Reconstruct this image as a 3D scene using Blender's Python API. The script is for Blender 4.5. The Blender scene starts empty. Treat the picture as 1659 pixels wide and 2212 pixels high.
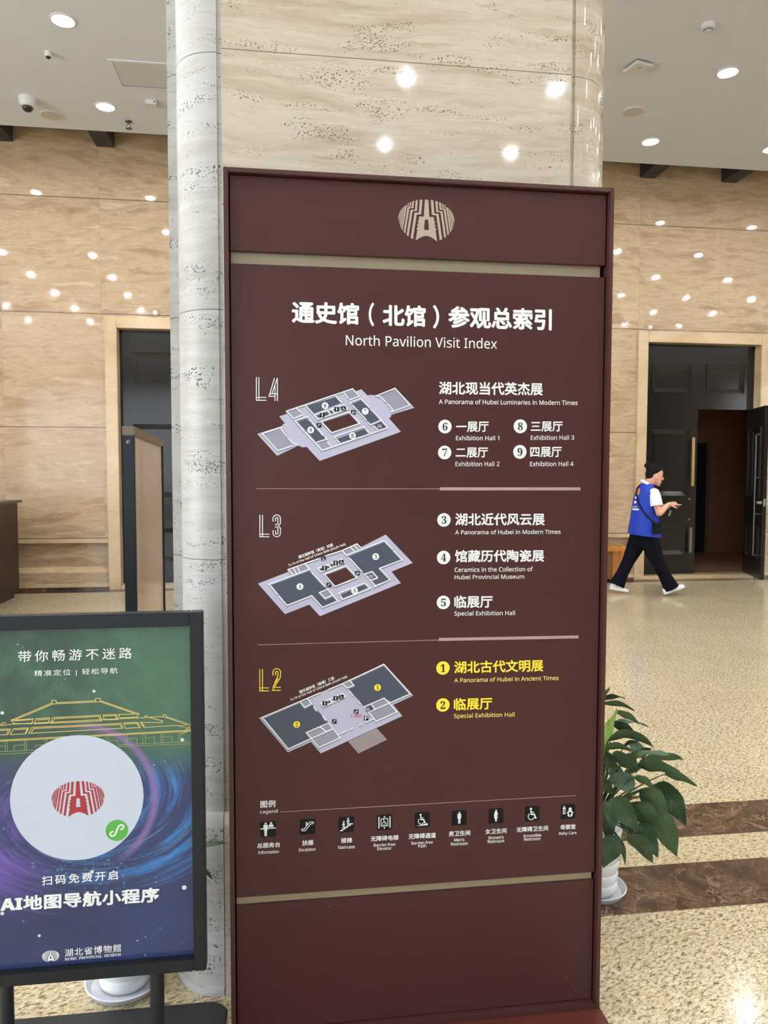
import bpy, bmesh, math, random
from mathutils import Vector, Matrix, noise as mnoise
random.seed(7)
S = bpy.context.scene
COL = S.collection
PI = math.pi

# ------------------------------------------------------------------ camera
FPX, YAW, PITCH, ROLL, EYE = 1611.4, 0.1331, -0.0548, 0.0020, 1.5
cy_, sy_ = math.cos(YAW), math.sin(YAW)
cp_, sp_ = math.cos(PITCH), math.sin(PITCH)
FW = Vector((sy_*cp_, cy_*cp_, sp_))
_r = Vector((cy_, -sy_, 0)); _u = _r.cross(FW)
RT = _r*math.cos(ROLL) + _u*math.sin(ROLL)
UP = -_r*math.sin(ROLL) + _u*math.cos(ROLL)
CAMP = Vector((0, 0, EYE))
cd = bpy.data.cameras.new('camera'); cam = bpy.data.objects.new('camera', cd); COL.objects.link(cam)
cam.matrix_world = Matrix(((RT.x, UP.x, -FW.x, 0), (RT.y, UP.y, -FW.y, 0), (RT.z, UP.z, -FW.z, EYE), (0, 0, 0, 1)))
cd.sensor_fit = 'HORIZONTAL'; cd.sensor_width = 36.0; cd.lens = 36.0*FPX/1659.0
cd.clip_start = 0.05; cd.clip_end = 100
S.camera = cam

# ------------------------------------------------------------------ light and exposure
S.view_settings.view_transform = 'Standard'; S.view_settings.look = 'None'
S.view_settings.gamma = 1.0; S.view_settings.use_curve_mapping = False
S.view_settings.exposure = 0.15
W = bpy.data.worlds.new('daylight'); S.world = W; W.use_nodes = True
bg = W.node_tree.nodes['Background']; bg.inputs[0].default_value = (0.80, 0.90, 1.0, 1); bg.inputs[1].default_value = 2.0
LAMP = 150.0          # downlight lens emission
DAY_FRONT = 1.3      # radiance of the daylit entrance glazing
DAY_LEFT = 8.0
FILL_RIGHT = 2.5
def area(name, loc, rot, sx, sy, rad, col):
    l = bpy.data.lights.new(name, 'AREA'); l.shape = 'RECTANGLE'; l.size = sx; l.size_y = sy
    l.energy = rad*sx*sy*PI
    l.color = col
    o = bpy.data.objects.new(name, l); COL.objects.link(o); o.location = loc; o.rotation_euler = rot
    return o
# windows of the entrance hall: the front wall behind the camera and the left side wall
area('window_light_front', (-4.6, -8.9, 2.6), (PI/2, 0, 0), 9.0, 3.5, DAY_FRONT, (0.78, 0.90, 1.0))
area('window_light_left', (-9.9, -0.6, 2.35), (PI/2, 0, -PI/2), 6.6, 4.0, DAY_LEFT, (0.86, 0.94, 1.0))
area('added_light_right', (15.9, -1.0, 2.35), (PI/2, 0, PI/2), 9.0, 4.0, FILL_RIGHT, (1.0, 0.98, 0.95))  # unseen fill light added to brighten the right side of the hall
S.cycles.use_denoising = True
S.cycles.max_bounces = 7; S.cycles.diffuse_bounces = 4; S.cycles.glossy_bounces = 4
S.cycles.sample_clamp_indirect = 6.0
S.cycles.caustics_reflective = False; S.cycles.caustics_refractive = False

# ------------------------------------------------------------------ pixel -> point on a plane of the place
def ray(x, y): return FW + RT*((x-829.5)/FPX) - UP*((y-1106)/FPX)
def onY(x, y, Y):
    d = ray(x, y); return CAMP + d*(Y/d.y)
def onZ(x, y, Z):
    d = ray(x, y); return CAMP + d*((Z-EYE)/d.z)

# ------------------------------------------------------------------ node helpers
class NT:
    def __init__(s, name):
        s.m = bpy.data.materials.new(name); s.m.use_nodes = True
        s.t = s.m.node_tree; s.p = s.t.nodes['Principled BSDF']
    def n(s, typ, **kw):
        n = s.t.nodes.new(typ)
        for k, v in kw.items(): setattr(n, k, v)
        return n
    def l(s, a, b): s.t.links.new(a, b)
    def val(s, x, sock):
        if isinstance(x, (int, float)): sock.default_value = x
        elif isinstance(x, (tuple, list)): sock.default_value = x
        else: s.l(x, sock)
    def math(s, op, a, b=0.0, c=0.0, clamp=False):
        n = s.n('ShaderNodeMath', operation=op, use_clamp=clamp)
        s.val(a, n.inputs[0]); s.val(b, n.inputs[1]); s.val(c, n.inputs[2]); return n.outputs[0]
    def vmath(s, op, a, b=(0, 0, 0)):
        n = s.n('ShaderNodeVectorMath', operation=op); s.val(a, n.inputs[0]); s.val(b, n.inputs[1]); return n.outputs[0]
    def obj(s): return s.n('ShaderNodeTexCoord').outputs['Object']
    def sep(s, v):
        n = s.n('ShaderNodeSeparateXYZ'); s.l(v, n.inputs[0]); return n.outputs
    def comb(s, x, y, z):
        n = s.n('ShaderNodeCombineXYZ'); s.val(x, n.inputs[0]); s.val(y, n.inputs[1]); s.val(z, n.inputs[2]); return n.outputs[0]
    def noise(s, v, scale, detail=4, rough=0.55, dist=0.0):
        n = s.n('ShaderNodeTexNoise'); s.l(v, n.inputs['Vector']); n.inputs['Scale'].default_value = scale
        n.inputs['Detail'].default_value = detail; n.inputs['Roughness'].default_value = rough
        n.inputs['Distortion'].default_value = dist; return n.outputs['Fac']
    def voro(s, v, scale, feature='F1', out='Distance'):
        n = s.n('ShaderNodeTexVoronoi', feature=feature); s.l(v, n.inputs['Vector']); n.inputs['Scale'].default_value = scale
        return n.outputs[out]
    def ramp(s, f, stops, interp='LINEAR'):
        n = s.n('ShaderNodeValToRGB'); s.l(f, n.inputs[0]); cr = n.color_ramp; cr.interpolation = interp
        while len(cr.elements) < len(stops): cr.elements.new(0.5)
        for e, (p, c) in zip(cr.elements, stops):
            e.position = p; e.color = (*c, 1) if len(c) == 3 else c
        return n.outputs[0]
    def mix(s, f, a, b, blend='MIX'):
        n = s.n('ShaderNodeMix', data_type='RGBA', blend_type=blend); s.val(f, n.inputs[0])
        for v, i in ((a, 6), (b, 7)):
            if isinstance(v, (tuple, list)): n.inputs[i].default_value = (*v[:3], 1)
            else: s.l(v, n.inputs[i])
        return n.outputs[2]
    def step(s, f, a, b):     # smooth ramp 0..1 between a and b
        n = s.n('ShaderNodeMapRange', interpolation_type='SMOOTHSTEP'); s.val(f, n.inputs[0])
        n.inputs[1].default_value = a; n.inputs[2].default_value = b; return n.outputs[0]
    def bump(s, h, strength=0.3, dist=0.01):
        n = s.n('ShaderNodeBump'); n.inputs['Strength'].default_value = strength; n.inputs['Distance'].default_value = dist
        s.l(h, n.inputs['Height']); s.l(n.outputs[0], s.p.inputs['Normal'])
    def base(s, c):
        s.val((*c, 1) if isinstance(c, tuple) and len(c) == 3 else c, s.p.inputs['Base Color'])
    def set(s, rough=None, metal=None, spec=None, coat=None):
        if rough is not None: s.val(rough, s.p.inputs['Roughness'])
        if metal is not None: s.p.inputs['Metallic'].default_value = metal
        if spec is not None: s.p.inputs['Specular IOR Level'].default_value = spec
        if coat is not None: s.p.inputs['Coat Weight'].default_value = coat
        return s.m
def sr(r, g, b):
    f = lambda c: c/12.92 if c <= 0.04045 else ((c+0.055)/1.055)**2.4
    return (f(r/255), f(g/255), f(b/255))
def plain(name, c, rough=0.5, metal=0.0, spec=0.5, var=0.0, bump=0.0, scale=40):
    t = NT(name); 
    if var or bump:
        nz = t.noise(t.obj(), scale, 5, 0.6)
        if var: t.base(t.mix(nz, tuple(x*(1-var) for x in c), tuple(min(1, x*(1+var)) for x in c)))
        else: t.base(c)
        if bump: t.bump(nz, bump, 0.002)
    else: t.base(c)
    return t.set(rough, metal, spec)

# ------------------------------------------------------------------ materials
def travertine(name, tones, pit_amt, tiles=None, rough=0.12, joints=(), vx=None, zscale=9.0, pitcol=(0.05, 0.045, 0.05), warp=0.16, pitscale=1.0, joint_w=0.005, seed=0.0, spec=0.5):
    t = NT(name); P = t.obj(); x, y, z = t.sep(P)
    if tiles:
        x0, dx, zz = tiles
        ix = t.math('FLOOR', t.math('DIVIDE', t.math('SUBTRACT', x, x0), dx))
        iz = t.math('FLOOR', t.math('DIVIDE', t.math('SUBTRACT', z, zz[0]), zz[1]))
        wn = t.n('ShaderNodeTexWhiteNoise', noise_dimensions='2D'); t.l(t.comb(ix, iz, 0), wn.inputs[0])
        off = t.math('MULTIPLY', wn.outputs['Value'], 37.0)
        tilt = t.math('MULTIPLY', t.math('SUBTRACT', wn.outputs['Value'], 0.5), 0.22)
        z2 = t.math('ADD', z, t.math('MULTIPLY', x, tilt)); rnd = wn.outputs['Value']
    else: off = seed; z2 = z; rnd = None
    low = t.noise(t.comb(t.math('MULTIPLY', x, 2.4), t.math('MULTIPLY', y, 2.4), t.math('ADD', t.math('MULTIPLY', z2, 6.0), off)), 1.0, 5, 0.6)
    zw = t.math('ADD', z2, t.math('MULTIPLY', t.math('SUBTRACT', low, 0.5), warp))
    v = t.comb(t.math('MULTIPLY', x, 1.3), t.math('MULTIPLY', y, 1.3), t.math('ADD', t.math('MULTIPLY', zw, zscale), off))
    band = t.noise(v, 1.0, 8, 0.62, 0.35)
    c = t.ramp(band, tones)
    fine = t.noise(t.comb(t.math('MULTIPLY', x, 5), t.math('MULTIPLY', y, 5), t.math('ADD', t.math('MULTIPLY', zw, 85), off)), 1.0, 5, 0.65, 0.6)
    c = t.mix(t.math('MULTIPLY', t.step(fine, 0.5, 0.72), 0.38), c, tuple(k*0.62 for k in tones[1][1]))
    c = t.mix(t.math('MULTIPLY', t.step(fine, 0.47, 0.28), 0.45), c, tones[-1][1])
    if rnd is not None:
        c = t.mix(0.35, c, t.mix(rnd, (0.75, 0.72, 0.70), (1.0, 1.0, 1.0)), 'MULTIPLY')
    if pit_amt:
        pv = t.comb(t.math('MULTIPLY', x, 75*pitscale), t.math('MULTIPLY', y, 75*pitscale), t.math('ADD', t.math('MULTIPLY', zw, 170*pitscale), off))
        pn = t.voro(pv, 1.0)
        cl = t.noise(t.comb(t.math('MULTIPLY', x, 5), t.math('MULTIPLY', y, 5), t.math('ADD', t.math('MULTIPLY', zw, 26), off)), 1.0, 4, 0.6)
        rad = t.math('MULTIPLY', t.step(cl, 0.42, 0.66), 0.46*pit_amt)
        pit = t.math('MULTIPLY', t.math('SUBTRACT', rad, pn), 9.0, clamp=True)
        pv2 = t.comb(t.math('MULTIPLY', x, 20*pitscale), t.math('MULTIPLY', y, 20*pitscale), t.math('ADD', t.math('MULTIPLY', zw, 75*pitscale), off))
        pn2 = t.noise(pv2, 1.0, 3, 0.6, 0.4)
        pit2 = t.step(pn2, 0.725, 0.75)
        pit = t.math('MAXIMUM', pit, pit2)
        c = t.mix(t.math('MULTIPLY', pit, 0.9), c, pitcol)
        t.bump(t.math('SUBTRACT', 1.0, pit), 0.5, 0.003)
    else:
        t.bump(fine, 0.012, 0.002)
    for jz in joints:
        d = t.math('ABSOLUTE', t.math('SUBTRACT', z, jz))
        c = t.mix(t.math('MULTIPLY', t.math('LESS_THAN', d, joint_w), 0.75), c, (0.06, 0.045, 0.035))
    if vx:
        fx = t.math('ABSOLUTE', t.math('SUBTRACT', t.math('FRACT', t.math('ADD', t.math('DIVIDE', t.math('SUBTRACT', x, vx[0]), vx[1]), 0.5)), 0.5))
        c = t.mix(t.math('MULTIPLY', t.math('LESS_THAN', fx, 0.0018), 0.35), c, (0.16, 0.11, 0.07))
    t.base(c)
    return t.set(rough, 0, spec)
WALLT = [(0.25, sr(146, 118, 88)), (0.41, sr(175, 148, 117)), (0.50, sr(193, 169, 139)), (0.61, sr(180, 154, 123)), (0.76, sr(216, 198, 172))]
ZA, ZB, ZC, ZD = 4.828, 3.435, 2.035, 0.652
M_WALL = travertine('tan_travertine', WALLT, 0.0, tiles=(4.79, 1.17, (ZD, 1.392)), rough=0.055, spec=0.38, joints=(ZA, ZB, ZC, ZD), vx=(4.79, 1.17), zscale=7.0, joint_w=0.006)
M_TRIM = travertine('pale_travertine', [(0.3, sr(186, 158, 121)), (0.5, sr(204, 178, 141)), (0.75, sr(216, 193, 160))], 0.0, rough=0.2, zscale=2.0, seed=9.0)
COLT = [(0.22, sr(150, 134, 113)), (0.40, sr(183, 169, 148)), (0.50, sr(200, 189, 172)), (0.62, sr(187, 173, 153)), (0.8, sr(216, 209, 196))]
M_COL = travertine('cream_travertine', COLT, 0.8, rough=0.06, spec=0.26, pitscale=1.45, pitcol=(0.10, 0.085, 0.075), joints=(2.639, 1.26), zscale=9.0, warp=0.10, joint_w=0.0012, seed=3.1)
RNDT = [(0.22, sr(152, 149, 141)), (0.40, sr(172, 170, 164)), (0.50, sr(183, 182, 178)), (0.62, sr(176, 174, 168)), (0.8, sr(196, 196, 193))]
M_ROUND = travertine('daylit_round_travertine', RNDT, 0.9, rough=0.36, spec=0.25, pitscale=1.5, joints=(2.632, 1.945, 1.25), zscale=9.0, warp=0.10, joint_w=0.0014, seed=11.7)  # column stone again for the left corner, cool daylight put into its colour

def granite():
    t = NT('speckled_granite'); P = t.obj(); x, y, z = t.sep(P)
    v = t.comb(t.math('ADD', t.math('MULTIPLY', x, 0.8), t.math('MULTIPLY', y, 0.42)), t.math('SUBTRACT', t.math('MULTIPLY', y, 1.7), t.math('MULTIPLY', x, 0.8)), 0)
    a = t.noise(v, 55, 6, 0.68, 0.5)
    c = t.ramp(a, [(0.30, sr(84, 70, 56)), (0.40, sr(140, 120, 92)), (0.46, sr(196, 178, 142)), (0.55, sr(216, 202, 168)), (0.66, sr(232, 222, 196)), (0.8, sr(212, 184, 134))])
    b = t.noise(v, 112, 4, 0.7, 0.3)
    c = t.mix(t.math('MULTIPLY', t.step(b, 0.56, 0.64), 0.85), c, sr(74, 64, 54))
    g = t.noise(v, 21, 4, 0.6, 0.3)
    c = t.mix(t.math('MULTIPLY', t.step(g, 0.54, 0.70), 0.45), c, sr(196, 164, 108))
    lo = t.noise(P, 1.7, 3)
    c = t.mix(t.math('MULTIPLY', t.step(lo, 0.45, 0.62), 0.12), c, sr(160, 138, 106))
    for (sock, o, d) in ((x, 1.497, 1.2), (y, 2.32, 1.0)):
        f = t.math('ABSOLUTE', t.math('SUBTRACT', t.math('FRACT', t.math('ADD', t.math('DIVIDE', t.math('SUBTRACT', sock, o), d), 0.5)), 0.5))
        c = t.mix(t.math('MULTIPLY', t.math('LESS_THAN', f, 0.0009), 0.55), c, (0.08, 0.06, 0.04))
    t.base(c); return t.set(0.13, 0, 0.42)
def emperador():
    t = NT('dark_veined_marble'); P = t.obj()
    a = t.noise(P, 5.5, 7, 0.65, 1.2)
    c = t.ramp(a, [(0.3, sr(44, 34, 28)), (0.48, sr(72, 55, 44)), (0.62, sr(98, 76, 60)), (0.75, sr(142, 114, 94))])
    w = t.noise(P, 3.2, 4, 0.6)
    w2 = t.noise(P, 14, 5, 0.65)
    pv = t.vmath('ADD', P, t.comb(t.math('MULTIPLY', w2, 0.16), t.math('ADD', t.math('MULTIPLY', a, 0.35), t.math('MULTIPLY', w2, 0.12)), 0))
    e = t.voro(pv, 7.5, 'DISTANCE_TO_EDGE')
    c = t.mix(t.math('MULTIPLY', t.step(e, 0.03, 0.0), t.math('MULTIPLY', t.step(w, 0.42, 0.6), 0.8)), c, sr(176, 142, 116))
    e2 = t.voro(pv, 26.0, 'DISTANCE_TO_EDGE')
    c = t.mix(t.math('MULTIPLY', t.step(e2, 0.05, 0.0), t.math('MULTIPLY', t.step(a, 0.45, 0.6), 0.6)), c, sr(160, 126, 102))
    t.base(c); return t.set(0.10, 0, 0.5)
M_FLOOR, M_DARKM = granite(), emperador()
M_CEIL = plain('white_ceiling_paint', (0.76, 0.785, 0.845), 0.9, var=0.02, scale=3)
M_HATCH = plain('hatch_board', (0.63, 0.63, 0.65), 0.9, var=0.05, scale=6)
M_BEAM = plain('dark_beam_paint', (0.028, 0.024, 0.024), 0.6)
M_DOOR = plain('dark_brown_door_paint', sr(34, 30, 27), 0.12, spec=0.4, var=0.06, scale=5)
M_SIGN = plain('maroon_painted_metal', sr(72, 43, 42), 0.38, spec=0.2, var=0.03, scale=9)
M_SIGNF = plain('maroon_frame_paint', sr(72, 42, 40), 0.32, spec=0.35, var=0.03, scale=9)
M_PLATE = plain('dark_red_plate', sr(88, 42, 34), 0.3, var=0.04, scale=9)
M_GOLD = plain('champagne_metal', sr(150, 138, 114), 0.4, metal=0.15)
M_WHITE = plain('white_print', (0.86, 0.88, 0.87), 0.5)
M_YELLOW = plain('yellow_print', sr(252, 228, 62), 0.5)
M_PALEY = plain('pale_yellow_print', sr(245, 226, 130), 0.5)
M_TAUPE = plain('taupe_print', sr(172, 150, 146), 0.5)
M_EMB = plain('sand_print', sr(176, 160, 144), 0.5)
M_BROWNP = plain('brown_print', sr(72, 43, 42), 0.38, spec=0.2)
M_LAV = plain('lavender_print', sr(186, 184, 208), 0.5)
M_SLATE = plain('slate_print', sr(66, 74, 92), 0.5)
M_GREYP = plain('grey_print', sr(150, 149, 168), 0.5)
M_EDGE = plain('wall_shade_print', sr(126, 127, 146), 0.5)
M_PURP = plain('dark_purple_print', sr(62, 58, 86), 0.5)
M_OLIVE = plain('dark_grey_print', sr(78, 78, 76), 0.5)
M_INK = plain('black_print', sr(17, 18, 22), 0.45, spec=0.2)
M_STEPS = plain('stair_print', sr(160, 147, 152), 0.5)
M_STEPL = plain('stair_line_print', sr(128, 116, 120), 0.5)
M_RED = plain('red_print', sr(216, 70, 74), 0.5)
M_EMBRED = plain('crimson_print', sr(160, 44, 54), 0.5)
M_GREENP = plain('green_print', sr(84, 168, 74), 0.5)
M_NAVYF = plain('navy_black_metal', sr(24, 28, 35), 0.35, spec=0.3, var=0.05)
M_STAND = plain('black_stand_metal', sr(26, 30, 35), 0.4)
M_MATB = plain('black_textured_plate', sr(34, 35, 37), 0.55, bump=0.5, scale=220)
M_POT = plain('white_glazed_pot', (0.86, 0.87, 0.86), 0.25)
M_SAUCER = plain('pale_grey_saucer', (0.66, 0.68, 0.74), 0.4)
M_SOIL = plain('dark_soil', (0.03, 0.022, 0.015), 0.95, bump=0.8, scale=90)
M_WOOD = plain('dark_stained_wood', sr(46, 28, 22), 0.3, spec=0.3, var=0.15, scale=14)
M_STONE = plain('dark_counter_stone', sr(60, 55, 50), 0.25, var=0.15, scale=30)
M_BLACK = plain('black_plastic', (0.012, 0.012, 0.013), 0.35)
M_PLASTIC = plain('white_plastic', (0.72, 0.72, 0.71), 0.4)
M_CREAM = plain('cream_speaker_grille', (0.60, 0.56, 0.50), 0.7)
M_STEEL = plain('brushed_steel', (0.55, 0.54, 0.52), 0.32, metal=1.0)
M_DKSTEEL = plain('dark_steel', (0.16, 0.15, 0.14), 0.35, metal=0.8)
M_BRASS = plain('aged_brass', (0.42, 0.28, 0.12), 0.35, metal=0.9)
M_BRONZEF = plain('bronze_frame', sr(104, 88, 74), 0.3, metal=0.4)
M_TANP = plain('glossy_tan_panel', sr(240, 212, 188), 0.14, var=0.05, scale=2)
M_PLASTER = plain('hall_plaster', sr(196, 176, 150), 0.8)
M_VEST = plain('vestibule_brown', sr(168, 124, 94), 0.35, var=0.15, scale=3)
M_VOID = plain('unlit_doorway', (0.006, 0.007, 0.012), 0.6)
M_ORWOOD = plain('orange_pine', sr(196, 128, 52), 0.35, var=0.15, scale=8)
M_GREYWOOD = plain('brown_pine_panel', sr(132, 98, 58), 0.5, var=0.2, scale=8)
M_SKIN = plain('skin', sr(214, 164, 138), 0.5, var=0.04)
M_LIPS = plain('lips', sr(190, 96, 90), 0.45)
M_HAIR = plain('black_hair', (0.004, 0.0035, 0.004), 0.45, spec=0.12, bump=0.4, scale=120)
M_BLUE = plain('royal_blue_fabric', sr(18, 54, 172), 0.75, var=0.08, scale=60)
M_CLOTHW = plain('white_cotton', (0.84, 0.86, 0.92), 0.8)
M_TROUS = plain('black_trouser_cloth', (0.004, 0.004, 0.009), 0.85, spec=0.1)
M_SHOE = plain('white_shoe', (0.85, 0.86, 0.88), 0.45)
M_ORANGE = plain('orange_print', sr(222, 160, 70), 0.6)
M_TAG = plain('pale_green_plastic', sr(150, 165, 140), 0.3)
def leafmat(name, c1, c2):
    t = NT(name); P = t.obj()
    a = t.noise(P, 9, 4)
    u = t.n('ShaderNodeUVMap').outputs[0]; ux, uy, _ = t.sep(u)
    k = t.math('ABSOLUTE', t.math('SUBTRACT', ux, 0.5))
    st = t.math('FRACT', t.math('SUBTRACT', t.math('MULTIPLY', uy, 13), t.math('MULTIPLY', k, 7)))
    vein = t.math('ABSOLUTE', t.math('SUBTRACT', st, 0.5))
    c = t.mix(a, c1, c2)
    c = t.mix(t.math('MULTIPLY', t.step(vein, 0.38, 0.5), 0.35), c, tuple(x*0.55 for x in c1))
    c = t.mix(t.math('MULTIPLY', t.step(k, 0.025, 0.005), 0.5), c, tuple(min(1, x*1.7) for x in c2))
    t.base(c); t.p.inputs['Roughness'].default_value = 0.38
    t.bump(t.step(vein, 0.15, 0.5), 0.35, 0.002)
    return t.m
M_LEAF = leafmat('dark_green_leaf', sr(42, 70, 44), sr(64, 94, 60))
M_LEAF2 = leafmat('mid_green_leaf', sr(54, 84, 52), sr(82, 112, 76))
M_LEAF3 = leafmat('yellow_green_leaf', sr(110, 150, 60), sr(140, 176, 80))
def emit(name, c, s):
    t = NT(name); t.base((0.9, 0.9, 0.9)); t.p.inputs['Emission Color'].default_value = (*c, 1); t.p.inputs['Emission Strength'].default_value = s
    return t.m
def lens_mat():
    t = NT('lit_lens'); P = t.obj(); x, y, z = t.sep(P)
    r = t.math('SQRT', t.math('ADD', t.math('MULTIPLY', x, x), t.math('MULTIPLY', y, y)))
    t.base((0.9, 0.9, 0.9)); t.p.inputs['Emission Color'].default_value = (0.93, 0.965, 1.0, 1)
    t.l(t.math('ADD', t.math('MULTIPLY', t.step(r, 0.060, 0.046), LAMP*2.6), 6.0), t.p.inputs['Emission Strength']); return t.m
M_LENS = lens_mat()
M_BALL = plain('white_ball_plastic', (0.92, 0.92, 0.90), 0.25)

# ------------------------------------------------------------------ mesh helpers
def box(bm, x0, x1, y0, y1, z0, z1, bev=0.0):
    r = bmesh.ops.create_cube(bm, size=1.0)
    for v in r['verts']:
        v.co = Vector(((x0+x1)/2+v.co.x*(x1-x0), (y0+y1)/2+v.co.y*(y1-y0), (z0+z1)/2+v.co.z*(z1-z0)))
    if bev:
        es = list({e for v in r['verts'] for e in v.link_edges})
        bmesh.ops.bevel(bm, geom=es, offset=bev, segments=2, affect='EDGES')
def prism(bm, pts, axis, a, b):
    """pts: 2D outline; axis 'z': (x,y) a..b in z; 'y': (x,z) a..b in y; 'x': (y,z) a..b in x"""
    f = {'z': lambda p, t: (p[0], p[1], t), 'y': lambda p, t: (p[0], t, p[1]), 'x': lambda p, t: (t, p[0], p[1])}[axis]
    A = [bm.verts.new(f(p, a)) for p in pts]; B = [bm.verts.new(f(p, b)) for p in pts]
    n = len(pts)
    bm.faces.new(A); bm.faces.new(B[::-1])
    for i in range(n): bm.faces.new((A[i], B[i], B[(i+1) % n], A[(i+1) % n]))
def lathe(bm, prof, c, n=32, axis='z', cap=True):
    rings = []
    for r, h in prof:
        ring = []
        for k in range(n):
            a = 2*PI*k/n
            p = (c[0]+r*math.cos(a), c[1]+r*math.sin(a), c[2]+h) if axis == 'z' else (c[0]+r*math.cos(a), c[1]+h, c[2]+r*math.sin(a))
            ring.append(bm.verts.new(p))
        rings.append(ring)
    for A, B in zip(rings, rings[1:]):
        for k in range(n): bm.faces.new((A[k], A[(k+1) % n], B[(k+1) % n], B[k]))
    if cap:
        bm.faces.new(rings[0][::-1]); bm.faces.new(rings[-1])
def tube(bm, pts, rad, n=12, caps=True, ref=None, round_caps=False):
    """rad: list of r or (ra, rb)"""
    pts = [Vector(p) for p in pts]; rad = [(r, r) if not isinstance(r, (tuple, list)) else r for r in rad]
    if round_caps:
        for end in (0, -1):
            d = (pts[0]-pts[1]).normalized() if end == 0 else (pts[-1]-pts[-2]).normalized()
            r = rad[end]; m = (r[0]+r[1])/2; p = pts[end]
            ext = [(p+d*m*0.5, (r[0]*0.86, r[1]*0.86)), (p+d*m*0.85, (r[0]*0.5, r[1]*0.5))]
            if end == 0: pts = [e[0] for e in ext[::-1]]+pts; rad = [e[1] for e in ext[::-1]]+rad
            else: pts = pts+[e[0] for e in ext]; rad = rad+[e[1] for e in ext]
    rings = []; prev = None
    for i, p in enumerate(pts):
        t = (pts[min(i+1, len(pts)-1)]-pts[max(i-1, 0)]).normalized()
        if prev is None:
            u = Vector(ref) if ref else (Vector((0, 1, 0)) if abs(t.y) < 0.9 else Vector((1, 0, 0)))
        else: u = prev
        u = (u-t*u.dot(t)).normalized(); w = t.cross(u); prev = u
        rings.append([bm.verts.new(p+u*(rad[i][0]*math.cos(2*PI*k/n))+w*(rad[i][1]*math.sin(2*PI*k/n))) for k in range(n)])
    for A, B in zip(rings, rings[1:]):
        for k in range(n): bm.faces.new((A[k], A[(k+1) % n], B[(k+1) % n], B[k]))
    if caps: bm.faces.new(rings[0][::-1]); bm.faces.new(rings[-1])
def ellipsoid(bm, c, r, n=20, rot=None):
    g = bmesh.ops.create_uvsphere(bm, u_segments=n, v_segments=max(8, n//2+2), radius=1.0)
    for v in g['verts']:
        p = Vector((v.co.x*r[0], v.co.y*r[1], v.co.z*r[2]))
        if rot: p = rot @ p
        v.co = p+Vector(c)
def loft(bm, rings, caps=True):
    R = [[bm.verts.new(p) for p in r] for r in rings]; n = len(R[0])
    for A, B in zip(R, R[1:]):
        for k in range(n): bm.faces.new((A[k], A[(k+1) % n], B[(k+1) % n], B[k]))
    if caps: bm.faces.new(R[0][::-1]); bm.faces.new(R[-1])
def B(): return bmesh.new()
def root_of(o):
    while o.parent: o = o.parent
    return o
def obj(name, bm, mat, parent=None, smooth=0, label=None, local=False):
    """link one mesh; vertices are given in the hall's coordinates unless local"""
    bmesh.ops.recalc_face_normals(bm, faces=bm.faces)
    if parent and not local:
        bmesh.ops.translate(bm, verts=bm.verts, vec=-Vector(root_of(parent).location))
    me = bpy.data.meshes.new(name); bm.to_mesh(me); bm.free()
    me.materials.append(mat)
    if smooth:
        me.polygons.foreach_set('use_smooth', [True]*len(me.polygons))
        me.set_sharp_from_angle(angle=math.radians(smooth if smooth > 1 else 40))
    o = bpy.data.objects.new(name, me); COL.objects.link(o)
    if parent: o.parent = parent
    if label: o['label'] = label
    return o
def tag(o, label, cat, group=None):
    o['label'] = label; o['category'] = cat
    if group: o['group'] = group
    return o
def thing(name, label, cat, loc=(0, 0, 0), group=None, rz=0.0):
    o = bpy.data.objects.new(name, None); COL.objects.link(o); o.location = loc; o.rotation_euler = (0, 0, rz)
    o.empty_display_size = 0.1
    return tag(o, label, cat, group)
def single(name, bm, mat, label, cat, base, group=None, smooth=0):
    """a thing that is one mesh, origin at its base"""
    bmesh.ops.translate(bm, verts=bm.verts, vec=-Vector(base))
    o = obj(name, bm, mat, None, smooth); o.location = base
    return tag(o, label, cat, group)
def struct(name, bm, mat, parent=None, smooth=0):
    o = obj(name, bm, mat, parent, smooth)
    if not parent: o['kind'] = 'structure'
    return o
def copy_tree(o, parent=None):
    c = o.copy(); COL.objects.link(c)
    if parent: c.parent = parent
    for ch in list(o.children): copy_tree(ch, c)
    return c
def voxel(bm, size, smooth=2):
    me = bpy.data.meshes.new('tmp'); bmesh.ops.recalc_face_normals(bm, faces=bm.faces); bm.to_mesh(me); bm.free()
    o = bpy.data.objects.new('tmp', me); COL.objects.link(o)
    m = o.modifiers.new('r', 'REMESH'); m.mode = 'VOXEL'; m.voxel_size = size
    if smooth:
        s = o.modifiers.new('s', 'SMOOTH'); s.iterations = smooth; s.factor = 0.5
    dg = bpy.context.evaluated_depsgraph_get()
    me2 = bpy.data.meshes.new_from_object(o.evaluated_get(dg))
    out = bmesh.new(); out.from_mesh(me2)
    bpy.data.objects.remove(o); bpy.data.meshes.remove(me); bpy.data.meshes.remove(me2)
    return out

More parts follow.
